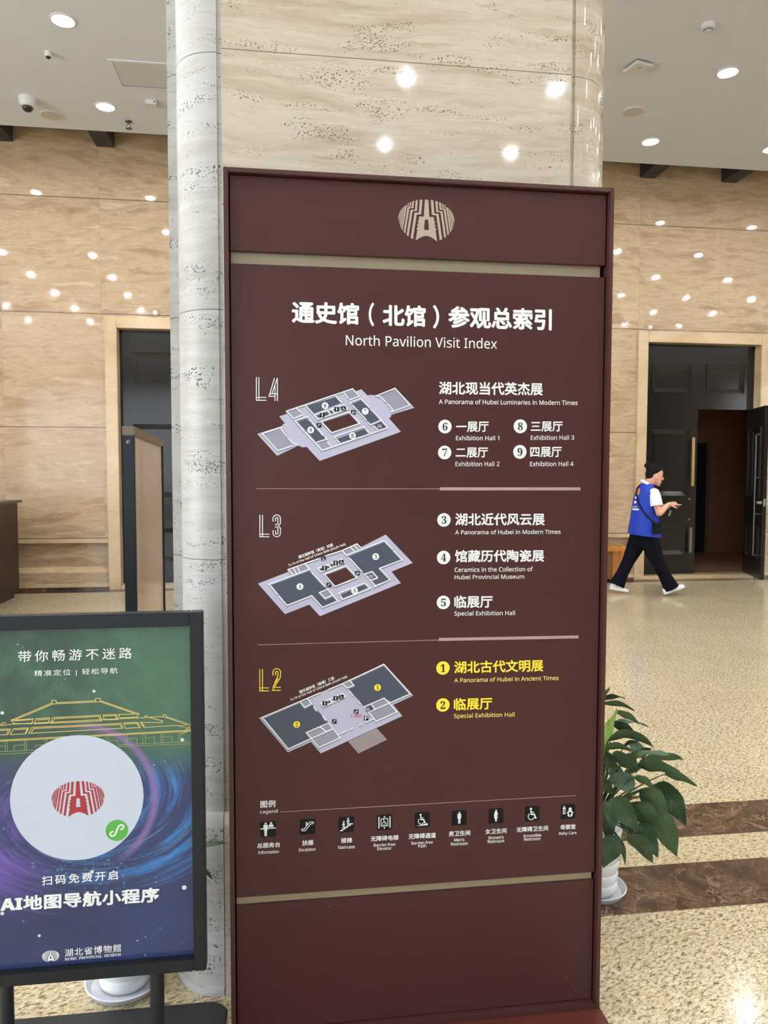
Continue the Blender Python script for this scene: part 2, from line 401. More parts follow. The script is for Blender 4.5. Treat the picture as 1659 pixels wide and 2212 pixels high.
# ------------------------------------------------------------------ room shell
YW = 9.725           # face of the travertine wall
ZCEIL, YEDGE = 5.33, 9.0
XL, XR, YF = -10.0, 16.0, -9.0
DX1 = (-2.045, -0.378); DX2 = (4.93, 6.597); DZ = 3.263     # door openings
bm = B(); box(bm, XL-.2, XR+.2, YF-.2, 14.2, -0.1, 0.0); struct('floor', bm, M_FLOOR)
for nm, y0, y1 in (('trim_1', 2.322, 2.606), ('trim_2', 2.800, 3.080)):     # inlaid marble bands
    bm = B()
    box(bm, XL, -0.34, y0, y1, -0.01, 0.0008) ; box(bm, 0.96, XR, y0, y1, -0.01, 0.0008)
    struct(nm, bm, M_DARKM)
bm = B(); box(bm, XL, XR, 9.52, YW+0.01, -0.01, 0.0008); struct('trim_3', bm, M_DARKM)
bm = B()
YB = 9.975; ZT = 6.4
def wallbox(x0, x1, z0, z1): box(bm, x0, x1, YW, YB, z0, z1)
wallbox(XL, DX1[0]-.02, 1.0, ZT); wallbox(DX1[1]+.02, DX2[0]-.02, 1.0, ZT); wallbox(DX2[1]+.02, XR, 1.0, ZT)
wallbox(DX1[0]-.02, DX1[1]+.02, DZ+.02, ZT); wallbox(DX2[0]-.02, DX2[1]+.02, DZ+.02, ZT)
# dado with sunk panels below the lowest joint
segs = [(XL, DX1[0]-.02), (DX1[1]+.02, DX2[0]-.02), (DX2[1]+.02, XR)]
for a, b in segs:
    wallbox(a, b, 0.595, 1.0); wallbox(a, b, 0.04, 0.225)
    box(bm, a, b, YW+0.085, YB, 0.225, 0.595)
    for (p, q) in ((a, a+0.14), (b-0.14, b)):
        if p > XL+.01 and q < XR-.01: box(bm, p, q, YW, YB, 0.225, 0.595)
struct('wall_back', bm, M_WALL)
bm = B()
for a, b in segs:
    box(bm, a, b, YW-0.012, YW+0.02, 0.035, 0.085, 0.004)
struct('baseboard_back', bm, M_TRIM)
bm = B()
for a, b in segs:
    box(bm, a, b, YW-0.010, YW+.09, 0.592, 0.646, 0.004)
    prism(bm, [(YW-.006, 0.215), (YW-.006, 0.228), (YW+.084, 0.285), (YW+.09, 0.215)], 'x', a, b)
struct('trim_9', bm, M_TRIM)
bm = B()
for a, b in segs: box(bm, a, b, YW-0.008, YW+0.02, 0.0, 0.035)
struct('trim_4', bm, M_DARKM)
bm = B(); box(bm, XL, XR, YF, YEDGE, ZCEIL, ZCEIL+0.12); struct('ceiling', bm, M_CEIL)
bm = B(); box(bm, XL, XR, YEDGE-.6, YB, 6.3, 6.4); box(bm, XL, XR, YEDGE-.7, YEDGE-.6, ZCEIL+.12, 6.4); struct('ceiling_upper', bm, M_BEAM)
# front wall with the tall entrance glazing opening, left wall with its windows, right wall
bm = B()
box(bm, XL, -9.3, YF-.2, YF, 0, ZT); box(bm, 0.1, XR, YF-.2, YF, 0, ZT); box(bm, -9.3, 0.1, YF-.2, YF, 4.4, ZT); box(bm, -9.3, 0.1, YF-.2, YF, 0, 0.3)
struct('wall_front', bm, plain('dark_front_wall', sr(74, 58, 48), 0.6))  # unseen wall, dark tone chosen so it reflects little in the doors
bm = B()
box(bm, XL-.2, XL, YF, -4.0, 0, ZT); box(bm, XL-.2, XL, 2.8, YB, 0, ZT); box(bm, XL-.2, XL, -4.0, 2.8, 4.4, ZT); box(bm, XL-.2, XL, -4.0, 2.8, 0, 0.3)
struct('wall_left', bm, M_PLASTER)
bm = B(); box(bm, XR, XR+.2, YF, -5.6, 0, ZT); box(bm, XR, XR+.2, 3.6, YB, 0, ZT); box(bm, XR, XR+.2, -5.6, 3.6, 4.4, ZT); box(bm, XR, XR+.2, -5.6, 3.6, 0, 0.3); struct('wall_right', bm, M_PLASTER)  # opening made for the added fill light

# dark beams over the slot between ceiling and wall
def beam(xc):
    bm = B(); box(bm, xc-.105, xc+.105, 8.5, YW, 5.450, 5.85)
    return bm
BX = [(-3.32, 'dark painted ceiling beam at the upper edge of the photo above the wood counter', ),
      (-2.144, 'dark painted ceiling beam above the closed door behind the stone column'),
      (4.872, 'dark painted ceiling beam straight above the frame of the half open double door'),
      (6.05, 'dark painted ceiling beam above the middle of the half open double door')]
for x, lb in BX:
    single('ceiling_beam', beam(x), M_BEAM, lb, 'beam', (x, 9.1, 5.45), 'dark beams between ceiling and wall')
for k in range(5):
    x = -0.967+k*1.177
    if k > 3: continue
    single('ceiling_beam', beam(x), M_BEAM, 'dark ceiling beam hidden behind the stone column', 'beam', (x, 9.1, 5.45), 'dark beams hidden by the column')

# door casings (travertine) ---------------------------------------------------
def casing(name, x0, x1):
    bm = B(); w = 0.145; t = 0.03
    y0 = YW-t; yb = 9.86
    for (a, b) in ((x0-w, x0), (x1, x1+w)): box(bm, a, b, y0, YW+.01, 0.0, DZ+w, 0.006)
    box(bm, x0, x1, y0, YW+.01, DZ, DZ+w, 0.006)
    box(bm, x0-.03, x0, YW, yb, 0.0, DZ); box(bm, x1, x1+.03, YW, yb, 0.0, DZ); box(bm, x0-.03, x1+.03, YW, yb, DZ, DZ+.03)
    return struct(name, bm, M_TRIM)
casing('trim_5', *DX1); casing('trim_6', *DX2)
for nm, (a, b) in (('trim_7', DX1), ('trim_8', DX2)):
    bm = B(); box(bm, a, b, YW-.01, 9.95, 0.0, 0.055, 0.004); struct(nm, bm, M_TRIM)

# panelled door leaves: local frame x along the leaf (0..w), y depth (front at 0), z up
def leaf_bm(w, h, panels, lines, T, z0=0.0, th=0.05):
    bm = B()
    # stiles and rails around sunk panels, built as a front face with raised-and-fielded panels
    zs = sorted(panels, key=lambda p: p[2])
    cuts = [z0]+[v for p in zs for v in (p[2], p[3])]+[z0+h]
    xa, xb = zs[0][0], zs[0][1]
    if len({(p[2], p[3]) for p in zs}) == 1 and len(zs) == 2:        # two panels side by side
        p, q = sorted(zs, key=lambda p: p[0])
        za, zb = p[2], p[3]
        box(bm, 0, w, 0, th, z0, za); box(bm, 0, w, 0, th, zb, z0+h)
        for a, b in ((0, p[0]), (p[1], q[0]), (q[1], w)): box(bm, a, b, 0, th, za, zb)
    else:
        box(bm, 0, xa, 0, th, z0, z0+h); box(bm, xb, w, 0, th, z0, z0+h)
        prev = z0
        for p in zs:
            box(bm, xa, xb, 0, th, prev, p[2]); prev = p[3]
        box(bm, xa, xb, 0, th, prev, z0+h)
    for (a, b, c, d) in panels:
        m, dp = 0.062, 0.024
        for side in (0, 1):
            yo = (0.0, dp) if side == 0 else (th, th-dp)
            o = [(a, yo[0], c), (b, yo[0], c), (b, yo[0], d), (a, yo[0], d)]
            i = [(a+m, yo[1], c+m), (b-m, yo[1], c+m), (b-m, yo[1], d-m), (a+m, yo[1], d-m)]
            O = [bm.verts.new(p) for p in o]; I = [bm.verts.new(p) for p in i]
            for k in range(4): bm.faces.new((O[k], O[(k+1) % 4], I[(k+1) % 4], I[k]))
            bm.faces.new(I)
        # raised moulding lip round the panel
        for (p0, p1, q0, q1) in ((a-.02, b+.02, d, d+.02), (a-.02, b+.02, c-.02, c), (a-.02, a, c, d), (b, b+.02, c, d)):
            box(bm, p0, p1, -0.014, 0.0, q0, q1)
    for (a, b, c) in lines:
        box(bm, a, b, -0.018, 0.0, c-.010, c+.010)
    bmesh.ops.transform(bm, matrix=T, verts=bm.verts)
    return bm
ZLEAF0, ZLEAF1 = 0.058, 2.375
HL = ZLEAF1-ZLEAF0
def leaf_layout(w, flip):
    pz = [(0.33, 0.76), (1.16, 2.09)]
    a, b = (0.115, w-0.145) if not flip else (0.145, w-0.115)
    return [(a, b, c+ZLEAF0-.058, d+ZLEAF0-.058) for c, d in pz], [(a-.02, b+.02, z) for z in (0.86, 0.97, 1.06)]
def door(name, x0, x1):
    y = 9.85
    fr = B()
    box(fr, x0, x0+.03, y, y+.1, ZLEAF0, DZ); box(fr, x1-.03, x1, y, y+.1, ZLEAF0, DZ); box(fr, x0, x1, y, y+.1, DZ-.03, DZ)
    d = struct(name, fr, M_DOOR)
    w = x1-x0; h = (w-.06)/2
    T = Matrix.Translation((x0+.03, y+.005, 0))
    ch = DZ-.03-ZLEAF1
    tr = leaf_bm(w-.06, ch, [(0.12, h-.13, ZLEAF1+.23, DZ-.27), (h+.13, w-.06-.12, ZLEAF1+.23, DZ-.27)], [], T, ZLEAF1)
    obj('transom_panel', tr, M_DOOR, d)
    return d, h, y+.005
d1, h1, yy = door('door_1', *DX1)
for k in range(2):
    p, ln = leaf_layout(h1, k == 1)
    T = Matrix.Translation((DX1[0]+.03+k*h1, yy, 0))
    lf = obj('door_leaf', leaf_bm(h1-.003, HL, p, ln, T, ZLEAF0), M_DOOR, d1)
d2, h2, yy = door('door_2', *DX2)
# closed leaf of the second door
x0 = DX2[0]+.03; p, ln = leaf_layout(h2, False)
lf = obj('door_leaf', leaf_bm(h2, HL, p, ln, Matrix.Translation((x0, yy, 0)), ZLEAF0), M_DOOR, d2)
def pull(bm, xc, yf, z0, z1, s=-1):
    box(bm, xc-.022, xc+.022, yf-.075, yf-.05, z0, z1, 0.004)
    for z in (z0+.06, z1-.06): tube(bm, [(xc, yf, z), (xc, yf-.06, z)], [.011, .011], 10)
bm = B(); pull(bm, x0+h2-.095, yy, 1.30, 1.98); obj('pull_handle', bm, M_BRASS, lf)
bm = B(); pull(bm, x0+h2-.105, yy, 0.36, 0.72); obj('pull_handle', bm, M_DKSTEEL, lf)
for z in (1.115, 0.83):
    bm = B(); lathe(bm, [(0.014, 0), (0.014, -.012), (0.008, -.016)], (x0+h2-.1, yy, z), 14, 'y'); obj('lock_cylinder', bm, M_BRASS, lf)
# open leaf: hinge deep at the right jamb, free edge swung into the hall
hing = Vector((6.545, 9.905, 0)); free = Vector((6.300, 9.155, 0))
ax = (free-hing); wl = ax.length; ax.normalize(); ny = Vector((0, 0, 1)).cross(ax)
if ny.x > 0: ny = -ny           # local -y (front face of the leaf) looks to -X
T = Matrix(((ax.x, -ny.x, 0, hing.x), (ax.y, -ny.y, 0, hing.y), (0, 0, 1, 0), (0, 0, 0, 1)))
p, ln = leaf_layout(wl, False)
lo = obj('open_door_leaf', leaf_bm(wl, HL, [], [], T, ZLEAF0) if False else leaf_bm(wl, HL, [(.12, wl-.16, c, d) for (_, _, c, d) in p], [], T, ZLEAF0), M_DOOR, d2)
bm = B()
xp = wl-.13
tube(bm, [(xp, -.06, 0.37), (xp, -.06, 2.0)], [.013, .013], 12)
for z in (0.37, 0.93, 1.42, 2.0): tube(bm, [(xp, 0, z), (xp, -.06, z)], [.011, .011], 10)
tube(bm, [(xp, -.06, 2.0), (xp+.1, -.06, 2.0)], [.013, .013], 10)
bmesh.ops.transform(bm, matrix=T, verts=bm.verts); obj('pull_handle', bm, M_DKSTEEL, lo)
bm = B(); lathe(bm, [(0.03, 0), (0.03, -.01), (0.024, -.018), (0.026, -.045), (0.012, -.06)], (wl-.05, 0, 1.09), 18, 'y')
box(bm, wl, wl+.004, .012, .038, 1.04, 1.14)
bmesh.ops.transform(bm, matrix=T, verts=bm.verts); obj('door_knob', bm, M_STEEL, lo, 30)
# vestibule seen through the half open door
bm = B()
box(bm, 4.4, 4.5, YB, 12.7, 0, 3.4); box(bm, 8.4, 8.5, YB, 12.7, 0, 3.4); box(bm, 4.4, 8.5, YB, 12.7, 3.3, 3.4)
box(bm, 4.4, 6.55, 12.6, 12.7, 0, 3.3); box(bm, 7.62, 8.5, 12.6, 12.7, 0, 3.3); box(bm, 6.55, 7.62, 12.6, 12.7, 2.02, 3.3)
struct('wall_vestibule', bm, M_VEST)
bm = B(); box(bm, 6.45, 7.72, 12.72, 12.76, 0, 2.1); struct('door_3', bm, M_VOID)  # near-black sheet, the darkness of the unlit room beyond put into its colour
bm = B(); box(bm, 4.4, 8.5, YB, 12.7, 0, 0.03); struct('floor_vestibule', bm, M_VEST)

# ------------------------------------------------------------------ column
XC0, XC1 = -0.163, 0.8255
def col_profile(o=0.0):
    """plan outline; o swells the mouldings for the base"""
    R = 0.122; cx, cyy = XC0-.013, 2.128+R
    L = []
    L.append((XC0, 2.12-o)); L.append((XC0, 2.133-o*.7)); L.append((XC0-.0125, 2.133-o*.7))
    arc = []
    for k in range(19):
        a = PI/2+PI/2*k/18       # from front to the left side
        arc.append((cx+(R+o)*math.cos(a), cyy-(R+o)*math.sin(a)))
    L += arc
    L += [(cx-R-o, cyy+.012), (cx-R-.017-o*.4, cyy+.012), (cx-R-.017-o*.4, cyy+.024), (cx-R-.030-o*.3, cyy+.024), (cx-R-.030-o*.3, 3.5)]
    mx = XC0+XC1
    Rr = [(mx-p[0], p[1]) for p in L[::-1]]
    return L, Rr
L, Rr = col_profile()
def fl(pts): return pts
# flat body (front slab) and the two rounded corners are one stone column: shaft mesh per tone of that stone
root = bpy.data.objects.new('column', None); COL.objects.link(root); root.location = (0.33, 2.6, 0)
root['kind'] = 'structure'; root['label'] = 'pale stone pillar with rounded corners behind the brown directory'
bm = B()
prism(bm, [(XC0, 2.12), (XC0, 2.2), (XC1, 2.2), (XC1, 2.12)], 'z', 0.0, 5.6)
obj('front_slab', bm, M_COL, root)
def corner(pts, z0, z1, xin):
    bm = B(); q = [p for p in pts[1:]]+[(xin, pts[-1][1]), (xin, pts[0][1]+.05)]
    prism(bm, q, 'z', z0, z1); return bm
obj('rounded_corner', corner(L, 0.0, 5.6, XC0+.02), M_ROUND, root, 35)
obj('rounded_corner', corner(Rr[::-1], 0.0, 5.6, XC1-.02), M_COL, root, 35)
bm = B(); box(bm, XC0+.01, XC1-.01, 2.2, 3.5, 0, 5.6); obj('core', bm, M_COL, root)
# swelling base with a sloped rounded shoulder
def base_piece(side):
    levels = [(0.0, .034), (0.022, .034), (0.024, .027), (0.44, .027), (0.475, .026), (0.50, .021), (0.517, .012), (0.525, .002)]
    rings = []
    for z, o in levels:
        Lp, Rp = col_profile(o)
        q = (Lp if side < 0 else Rp[::-1])
        # base is plain: no fillet step at the front
        q = q[2:22]
        xin = XC0+.05 if side < 0 else XC1-.05
        q = [(xin, 2.128-o)] + q + [(q[-1][0], 2.27), (xin, 2.27)]
        rings.append([(p[0], p[1], z) for p in q])
    bm = B(); loft(bm, rings); return bm
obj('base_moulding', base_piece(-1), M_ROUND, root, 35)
obj('base_moulding', base_piece(1), M_COL, root, 35)
bm = B(); prism(bm, [(2.2, 0), (2.094, 0), (2.094, .46), (2.1, .5), (2.119, .525), (2.2, .525)], 'x', XC0-.01, XC1+.01); obj('base_moulding', bm, M_COL, root)

# ------------------------------------------------------------------ ceiling fittings
def downlight(loc):
    t = thing('downlight', 'x', 'ceiling light', loc, 'recessed ceiling downlights')
    bm = B(); lathe(bm, [(0.088, 0.004), (0.088, -.004), (0.094, -.010), (0.108, -.006), (0.110, 0.004)], (0, 0, 0), 32, cap=False)
    obj('trim_ring', bm, M_PLASTIC, t, 40, local=True)
    bm = B(); lathe(bm, [(0.088, -.006), (0.088, -.001)], (0, 0, 0), 32); obj('lens', bm, M_LENS, t, local=True)
    return t
LX, LY, LS = -1.845, 8.40, 1.5216
dl0 = downlight((LX, LY, ZCEIL)); first = True
lbl = {(0, 0): 'lit round downlight on the left of the pillar, nearer the dark beams', (0, 1): 'lit round downlight in the upper left corner of the photo, left of the ceiling hatch',
       (4, 0): 'lit round downlight above the half open double door, below the round speaker', (4, 1): 'lit round downlight at upper right, beside the square access point and smoke detector',
       (5, 0): 'lit round downlight cut off by the right edge of the photo'}
for i in range(-5, 9):
    for j in range(0, 11):
        if (i, j) == (-1, 1) or (j >= 7 and i < 2) or j > 9: continue
        if (i, j) == (0, 0): o = dl0
        else: o = copy_tree(dl0)
        o.location = (LX+i*LS, LY-j*LS-(0.9 if j >= 7 else 0.0), ZCEIL)
        if (i, j) in lbl: o['label'] = lbl[(i, j)]; o['group'] = 'lit ceiling downlights in view'
        else: o['label'] = 'lit round ceiling downlight out of view, seen only as a glint in polished stone'; o['group'] = 'ceiling downlights out of view'
KC = (ZCEIL-EYE)
def ceil(x, y): p = onZ(x, y, ZCEIL); return (p.x, p.y, ZCEIL)
def onceil(name, label, cat, c): return thing(name, label, cat, c)
c = ceil(104, 112); t = onceil('mini_camera', 'tiny white ceiling camera with a black eye, below the corner downlight', 'camera', c)
bm = B(); lathe(bm, [(0.032, 0), (0.032, -.035), (0.026, -.045)], c, 20); obj('housing', bm, M_PLASTIC, t, 40)
bm = B(); ellipsoid(bm, (c[0], c[1], c[2]-.045), (.022, .022, .018), 16); obj('eye', bm, M_BLACK, t, 60)
c = ceil(59, 212); t = onceil('dome_camera', 'white dome security camera with a dark glass ball on the ceiling', 'camera', c)
bm = B(); lathe(bm, [(0.085, 0), (0.085, -.02), (0.080, -.05), (0.066, -.085), (0.06, -.09)], c, 28); obj('housing', bm, M_PLASTIC, t, 40)
bm = B(); ellipsoid(bm, (c[0], c[1], c[2]-.088), (.055, .055, .052), 22); obj('glass_dome', bm, M_BLACK, t, 60)
for (px, lb) in (((112, 249), 'round cream ceiling speaker beside the white dome camera'), ((1368, 241), 'round cream ceiling speaker to the right of the pillar')):
    c = ceil(*px); t = onceil('ceiling_speaker', lb, 'speaker', c); t['group'] = 'round ceiling speakers'
    bm = B(); lathe(bm, [(0.118, .002), (0.118, -.008), (0.108, -.011), (0.104, -.008)], c, 32, cap=False); obj('rim', bm, M_PLASTIC, t, 40)
    bm = B(); lathe(bm, [(0.106, -.002), (0.106, -.007)], c, 32); obj('grille', bm, M_CREAM, t)
c = ceil(327, 219); t = onceil('ceiling_sensor', 'small white box sensor on the ceiling beside the pillar', 'sensor', c)
bm = B(); box(bm, c[0]-.058, c[0]+.058, c[1]-.05, c[1]+.05, c[2]-.045, c[2], .008); obj('housing', bm, M_PLASTIC, t)
bm = B(); box(bm, c[0]+.03, c[0]+.042, c[1]-.053, c[1]-.049, c[2]-.03, c[2]-.018); obj('indicator', bm, M_BLACK, t)
c = ceil(278, 262); t = onceil('sprinkler', 'small metal fire sprinkler head hanging from the ceiling near its edge', 'sprinkler', c)
bm = B(); lathe(bm, [(0.04, 0), (0.036, -.008), (0.014, -.012), (0.012, -.03)], c, 20); obj('rosette', bm, M_DKSTEEL, t, 40)
bm = B()
for s in (-1, 1): tube(bm, [(c[0]+s*.01, c[1], c[2]-.03), (c[0]+s*.024, c[1], c[2]-.05), (c[0]+s*.006, c[1], c[2]-.075)], [.004]*3, 8)
obj('yoke', bm, M_DKSTEEL, t)
bm = B(); lathe(bm, [(0.034, -.075), (0.034, -.079), (0.005, -.084)], c, 20); obj('deflector', bm, M_DKSTEEL, t)
a = ceil(232, 127); b = ceil(258, 187)
t = thing('ceiling_hatch', 'square access hatch panel in the white ceiling beside the pillar', 'hatch', (a[0]+.26, (a[1]+b[1])/2, ZCEIL))
x0, x1, y0, y1 = a[0], a[0]+.62, a[1], b[1]
bm = B()
for (p, q, r, s) in ((x0, x1, y0, y0+.03), (x0, x1, y1-.03, y1), (x0, x0+.035, y0+.03, y1-.03), (x1-.035, x1, y0+.03, y1-.03)): box(bm, p, q, r, s, ZCEIL-.008, ZCEIL+.002)
obj('frame', bm, M_CEIL, t)
bm = B(); box(bm, x0+.04, x1-.04, y0+.036, y1-.038, ZCEIL-.004, ZCEIL+.002); obj('panel', bm, M_HATCH, t)
bm = B(); box(bm, x0+.035, x1-.035, y1-.038, y1-.03, ZCEIL-.005, ZCEIL+.001); obj('hinge_gap', bm, M_BLACK, t)
c = ceil(1530, 53); t = onceil('smoke_detector', 'round white smoke detector on the ceiling at upper right', 'detector', c)
bm = B(); lathe(bm, [(0.058, 0), (0.058, -.014), (0.053, -.03), (0.04, -.04)], c, 28); obj('base', bm, M_PLASTIC, t, 40)
bm = B(); lathe(bm, [(0.036, -.04), (0.034, -.056), (0.026, -.062)], c, 24); obj('sensing_cap', bm, M_PLASTIC, t, 40)
bm = B(); lathe(bm, [(0.0375, -.045), (0.0375, -.049)], c, 24); lathe(bm, [(0.0368, -.052), (0.0368, -.055)], c, 24); obj('vent_slots', bm, M_DKSTEEL, t)
c = ceil(1379, 141); t = onceil('access_point', 'flat white square wireless access point on the ceiling right of the pillar', 'access point', c)
bm = B(); bx = .105; box(bm, -bx, bx, -bx, bx, -.04, -.012, .012); bmesh.ops.rotate(bm, cent=(0, 0, 0), matrix=Matrix.Rotation(0.25, 3, 'Z'), verts=bm.verts); bmesh.ops.translate(bm, verts=bm.verts, vec=c); obj('cover', bm, M_PLASTIC, t, 50)
bm = B(); box(bm, -.085, .085, -.085, .085, -.014, 0); bmesh.ops.rotate(bm, cent=(0, 0, 0), matrix=Matrix.Rotation(0.25, 3, 'Z'), verts=bm.verts); bmesh.ops.translate(bm, verts=bm.verts, vec=c); obj('mount', bm, M_DKSTEEL, t)
bm = B(); box(bm, c[0]-.012, c[0]+.012, c[1]-.03, c[1]-.024, c[2]-.0415, c[2]-.04); obj('indicator', bm, M_BLACK, t)
for (px, lb) in (((336, 676), 'white ball shaped wall sensor above the closed door by the pillar'), ((1404, 708), 'white ball shaped wall sensor above the half open double door')):
    p = onY(px[0], px[1], YW-.03); t = thing('wall_sensor', lb, 'sensor', (p.x, YW, p.z), 'ball sensors above the doors')
    bm = B(); ellipsoid(bm, (p.x, YW-.035, p.z), (.036, .034, .036), 20); obj('ball', bm, M_BALL, t, 60)
    bm = B(); lathe(bm, [(0.02, 0.004), (0.02, -.012)], (p.x, YW, p.z), 16, 'y'); obj('mount', bm, M_PLASTIC, t)

# ------------------------------------------------------------------ print helpers (flat lettering on a plane Y = const)
GLY = {'sans': (0x1D5A0, 0x1D5BA, 0x1D7E2), 'sansbold': (0x1D5D4, 0x1D5EE, 0x1D7EC), 'serif': (0x1D400, 0x1D41A, 0x1D7CE)}
def glyphs(t, face):
    u, l, d = GLY[face]; r = ''
    for ch in t:
        if 'A' <= ch <= 'Z': r += chr(u+ord(ch)-65)
        elif 'a' <= ch <= 'z': r += chr(l+ord(ch)-97)
        elif '0' <= ch <= '9': r += chr(d+ord(ch)-48)
        else: r += ch
    return r
class Sheet:
    """a printed face standing at depth Y; pixel measurements are turned into points on that face"""
    def __init__(s, Y, parent): s.Y = Y; s.parent = parent
    def pt(s, x, y): p = onY(x, y, s.Y); return Vector((p.x, p.z))
    def up(s, lay): return s.Y-0.0003*lay
    def link(s, name, bm, mat, parent=None, label=None): return obj(name, bm, mat, parent or s.parent, label=label)
    def poly(s, bm, pts, lay, px=True):
        P = [s.pt(*p) if px else Vector(p) for p in pts]
        vs = [bm.verts.new((p.x, s.up(lay), p.y)) for p in P]
        bm.faces.new(vs)
    def stroke(s, bm, pts, w, lay, px=True, closed=False):
        """polyline of constant width (metres)"""
        P = [s.pt(*p) if px else Vector(p) for p in pts]
        n = len(P); Lf, Rt = [], []
        for i in range(n):
            if closed: a, b = P[i-1], P[(i+1) % n]; d1 = (P[i]-a); d2 = (b-P[i])
            else: d1 = P[i]-P[i-1] if i else P[1]-P[0]; d2 = P[i+1]-P[i] if i < n-1 else d1
            d1 = d1.normalized(); d2 = d2.normalized()
            n1 = Vector((-d1.y, d1.x)); n2 = Vector((-d2.y, d2.x)); m = n1+n2
            m = n1 if m.length < 1e-4 else m.normalized()
            k = w/2/max(0.45, m.dot(n1))
            if not closed and i == 0: e = -d1*w*.0
            Lf.append(P[i]+m*k); Rt.append(P[i]-m*k)
        y = s.up(lay)
        A = [bm.verts.new((p.x, y, p.y)) for p in Lf]; Bv = [bm.verts.new((p.x, y, p.y)) for p in Rt]
        for i in range(n if closed else n-1):
            j = (i+1) % n
            bm.faces.new((A[i], A[j], Bv[j], Bv[i]))
    def disc(s, bm, c, r, lay, px=True, n=40, squash=1.0, r_in=0.0):
        C = s.pt(*c) if px else Vector(c); y = s.up(lay)
        V = [bm.verts.new((C.x+r*math.cos(2*PI*k/n), y, C.y+r*squash*math.sin(2*PI*k/n))) for k in range(n)]
        if r_in:
            I = [bm.verts.new((C.x+r_in*math.cos(2*PI*k/n), y, C.y+r_in*math.sin(2*PI*k/n))) for k in range(n)]
            for k in range(n): bm.faces.new((V[k], V[(k+1) % n], I[(k+1) % n], I[k]))
        else: bm.faces.new(V)
    def rrect(s, bm, x0, x1, z0, z1, r, lay):
        pts = []
        for (cx, cz, a0) in ((x1-r, z1-r, 0), (x0+r, z1-r, 90), (x0+r, z0+r, 180), (x1-r, z0+r, 270)):
            for k in range(6):
                a = math.radians(a0+18*k); pts.append((cx+r*math.cos(a), cz+r*math.sin(a)))
        s.poly(bm, pts, lay, px=False)
    def text(s, name, body, BL, BR, TL, mat, lay=1, bold=0.0, space=1.0, parent=None, face='sans'):
        """the lettering's bounding box is laid on the corners bottom-left, bottom-right, top-left"""
        c = bpy.data.curves.new('t', 'FONT'); c.body = body if face is None else glyphs(body, face); c.space_character = space; c.resolution_u = 3
        o = bpy.data.objects.new('t', c); COL.objects.link(o)
        me = bpy.data.meshes.new_from_object(o.evaluated_get(bpy.context.evaluated_depsgraph_get()))
        bpy.data.objects.remove(o); bpy.data.curves.remove(c)
        bm = bmesh.new(); bm.from_mesh(me); bpy.data.meshes.remove(me)
        xs = [v.co.x for v in bm.verts]; ys = [v.co.y for v in bm.verts]
        xa, xb, ya, yb = min(xs), max(xs), min(ys), max(ys)
        a, b, t = s.pt(*BL), s.pt(*BR), s.pt(*TL); e1 = b-a; e2 = t-a; y = s.up(lay)
        a, b, t = s.pt(*BL), s.pt(*BR), s.pt(*TL); y = s.up(lay)
        xa -= bold; xb += bold; ya -= bold; yb += bold
        e1 = (b-a)/(xb-xa); e2 = (t-a)/(yb-ya)
        V = [v.co.copy() for v in bm.verts]; F = [[v.index for v in f.verts] for f in bm.faces]; bm.free()
        # heavier weight: the same outlines struck again a little to every side, each a hair in front of the last
        shifts = [(0, 0)]+([(bold*math.cos(i*PI/4), bold*math.sin(i*PI/4)) for i in range(8)] if bold else [])
        co, fa = [], []
        for n, (dx, dz) in enumerate(shifts):
            o = len(co); yy = y-n*0.00002
            for v in V:
                p = a+e1*(v.x+dx-xa)+e2*(v.y+dz-ya); co.append((p.x, yy, p.y))
            fa += [[k+o for k in f] for f in F]
        me = bpy.data.meshes.new(name); me.from_pydata(co, [], fa)
        bm = bmesh.new(); bm.from_mesh(me); bpy.data.meshes.remove(me)
        return s.link(name, bm, mat, parent)
def crop(x0, y0, k): return lambda x, y: (x0+x*k, y0+y*k)
def arc(c, r, a0, a1, n=10): return [(c[0]+r*math.cos(math.radians(a0+(a1-a0)*k/n)), c[1]+r*math.sin(math.radians(a0+(a1-a0)*k/n))) for k in range(n+1)]

def badge(sh, d, c, rpx, mat, lay, parent, ink=None):
    """round hall number: coloured disc with a dark serif figure"""
    C = sh.pt(*c); r = (sh.pt(c[0]+rpx, c[1])-C).length
    bm = B(); sh.disc(bm, c, r, lay); o = sh.link('number_badge', bm, mat, parent)
    w, h = rpx*.36, rpx*.58
    sh.text('number_figure', str(d), (c[0]-w, c[1]+h), (c[0]+w, c[1]+h), (c[0]-w, c[1]-h), ink or M_INK, lay+1, parent=parent, face='serif')

# --- museum emblem: half stripes given about the centre line, clipped by the oval
EMBL = [
 [(-153, 235), (-175, 518), (-270, 522), (-358, 1078), (-303, 1100), (-221, 562), (-121, 553), (-93, 232)],
 [(-248, 255), (-263, 462), (-360, 465), (-448, 1020), (-403, 1048), (-315, 488), (-218, 485), (-198, 243)],
 [(-325, 285), (-333, 405), (-428, 408), (-515, 955), (-478, 985), (-388, 432), (-298, 430), (-281, 265)],
 [(-375, 310), (-381, 372), (-478, 375), (-565, 885), (-538, 925), (-445, 392), (-355, 390), (-346, 292)],
 [(-448, 345), (-393, 312), (-396, 352)], [(-498, 390), (-518, 410), (-595, 840), (-575, 862), (-492, 400)],
 [(-543, 430), (-557, 445), (-612, 770), (-600, 800), (-532, 436)], [(-578, 480), (-590, 500), (-628, 690), (-622, 730), (-568, 490)], [(-608, 540), (-634, 640), (-631, 680), (-600, 556)]]
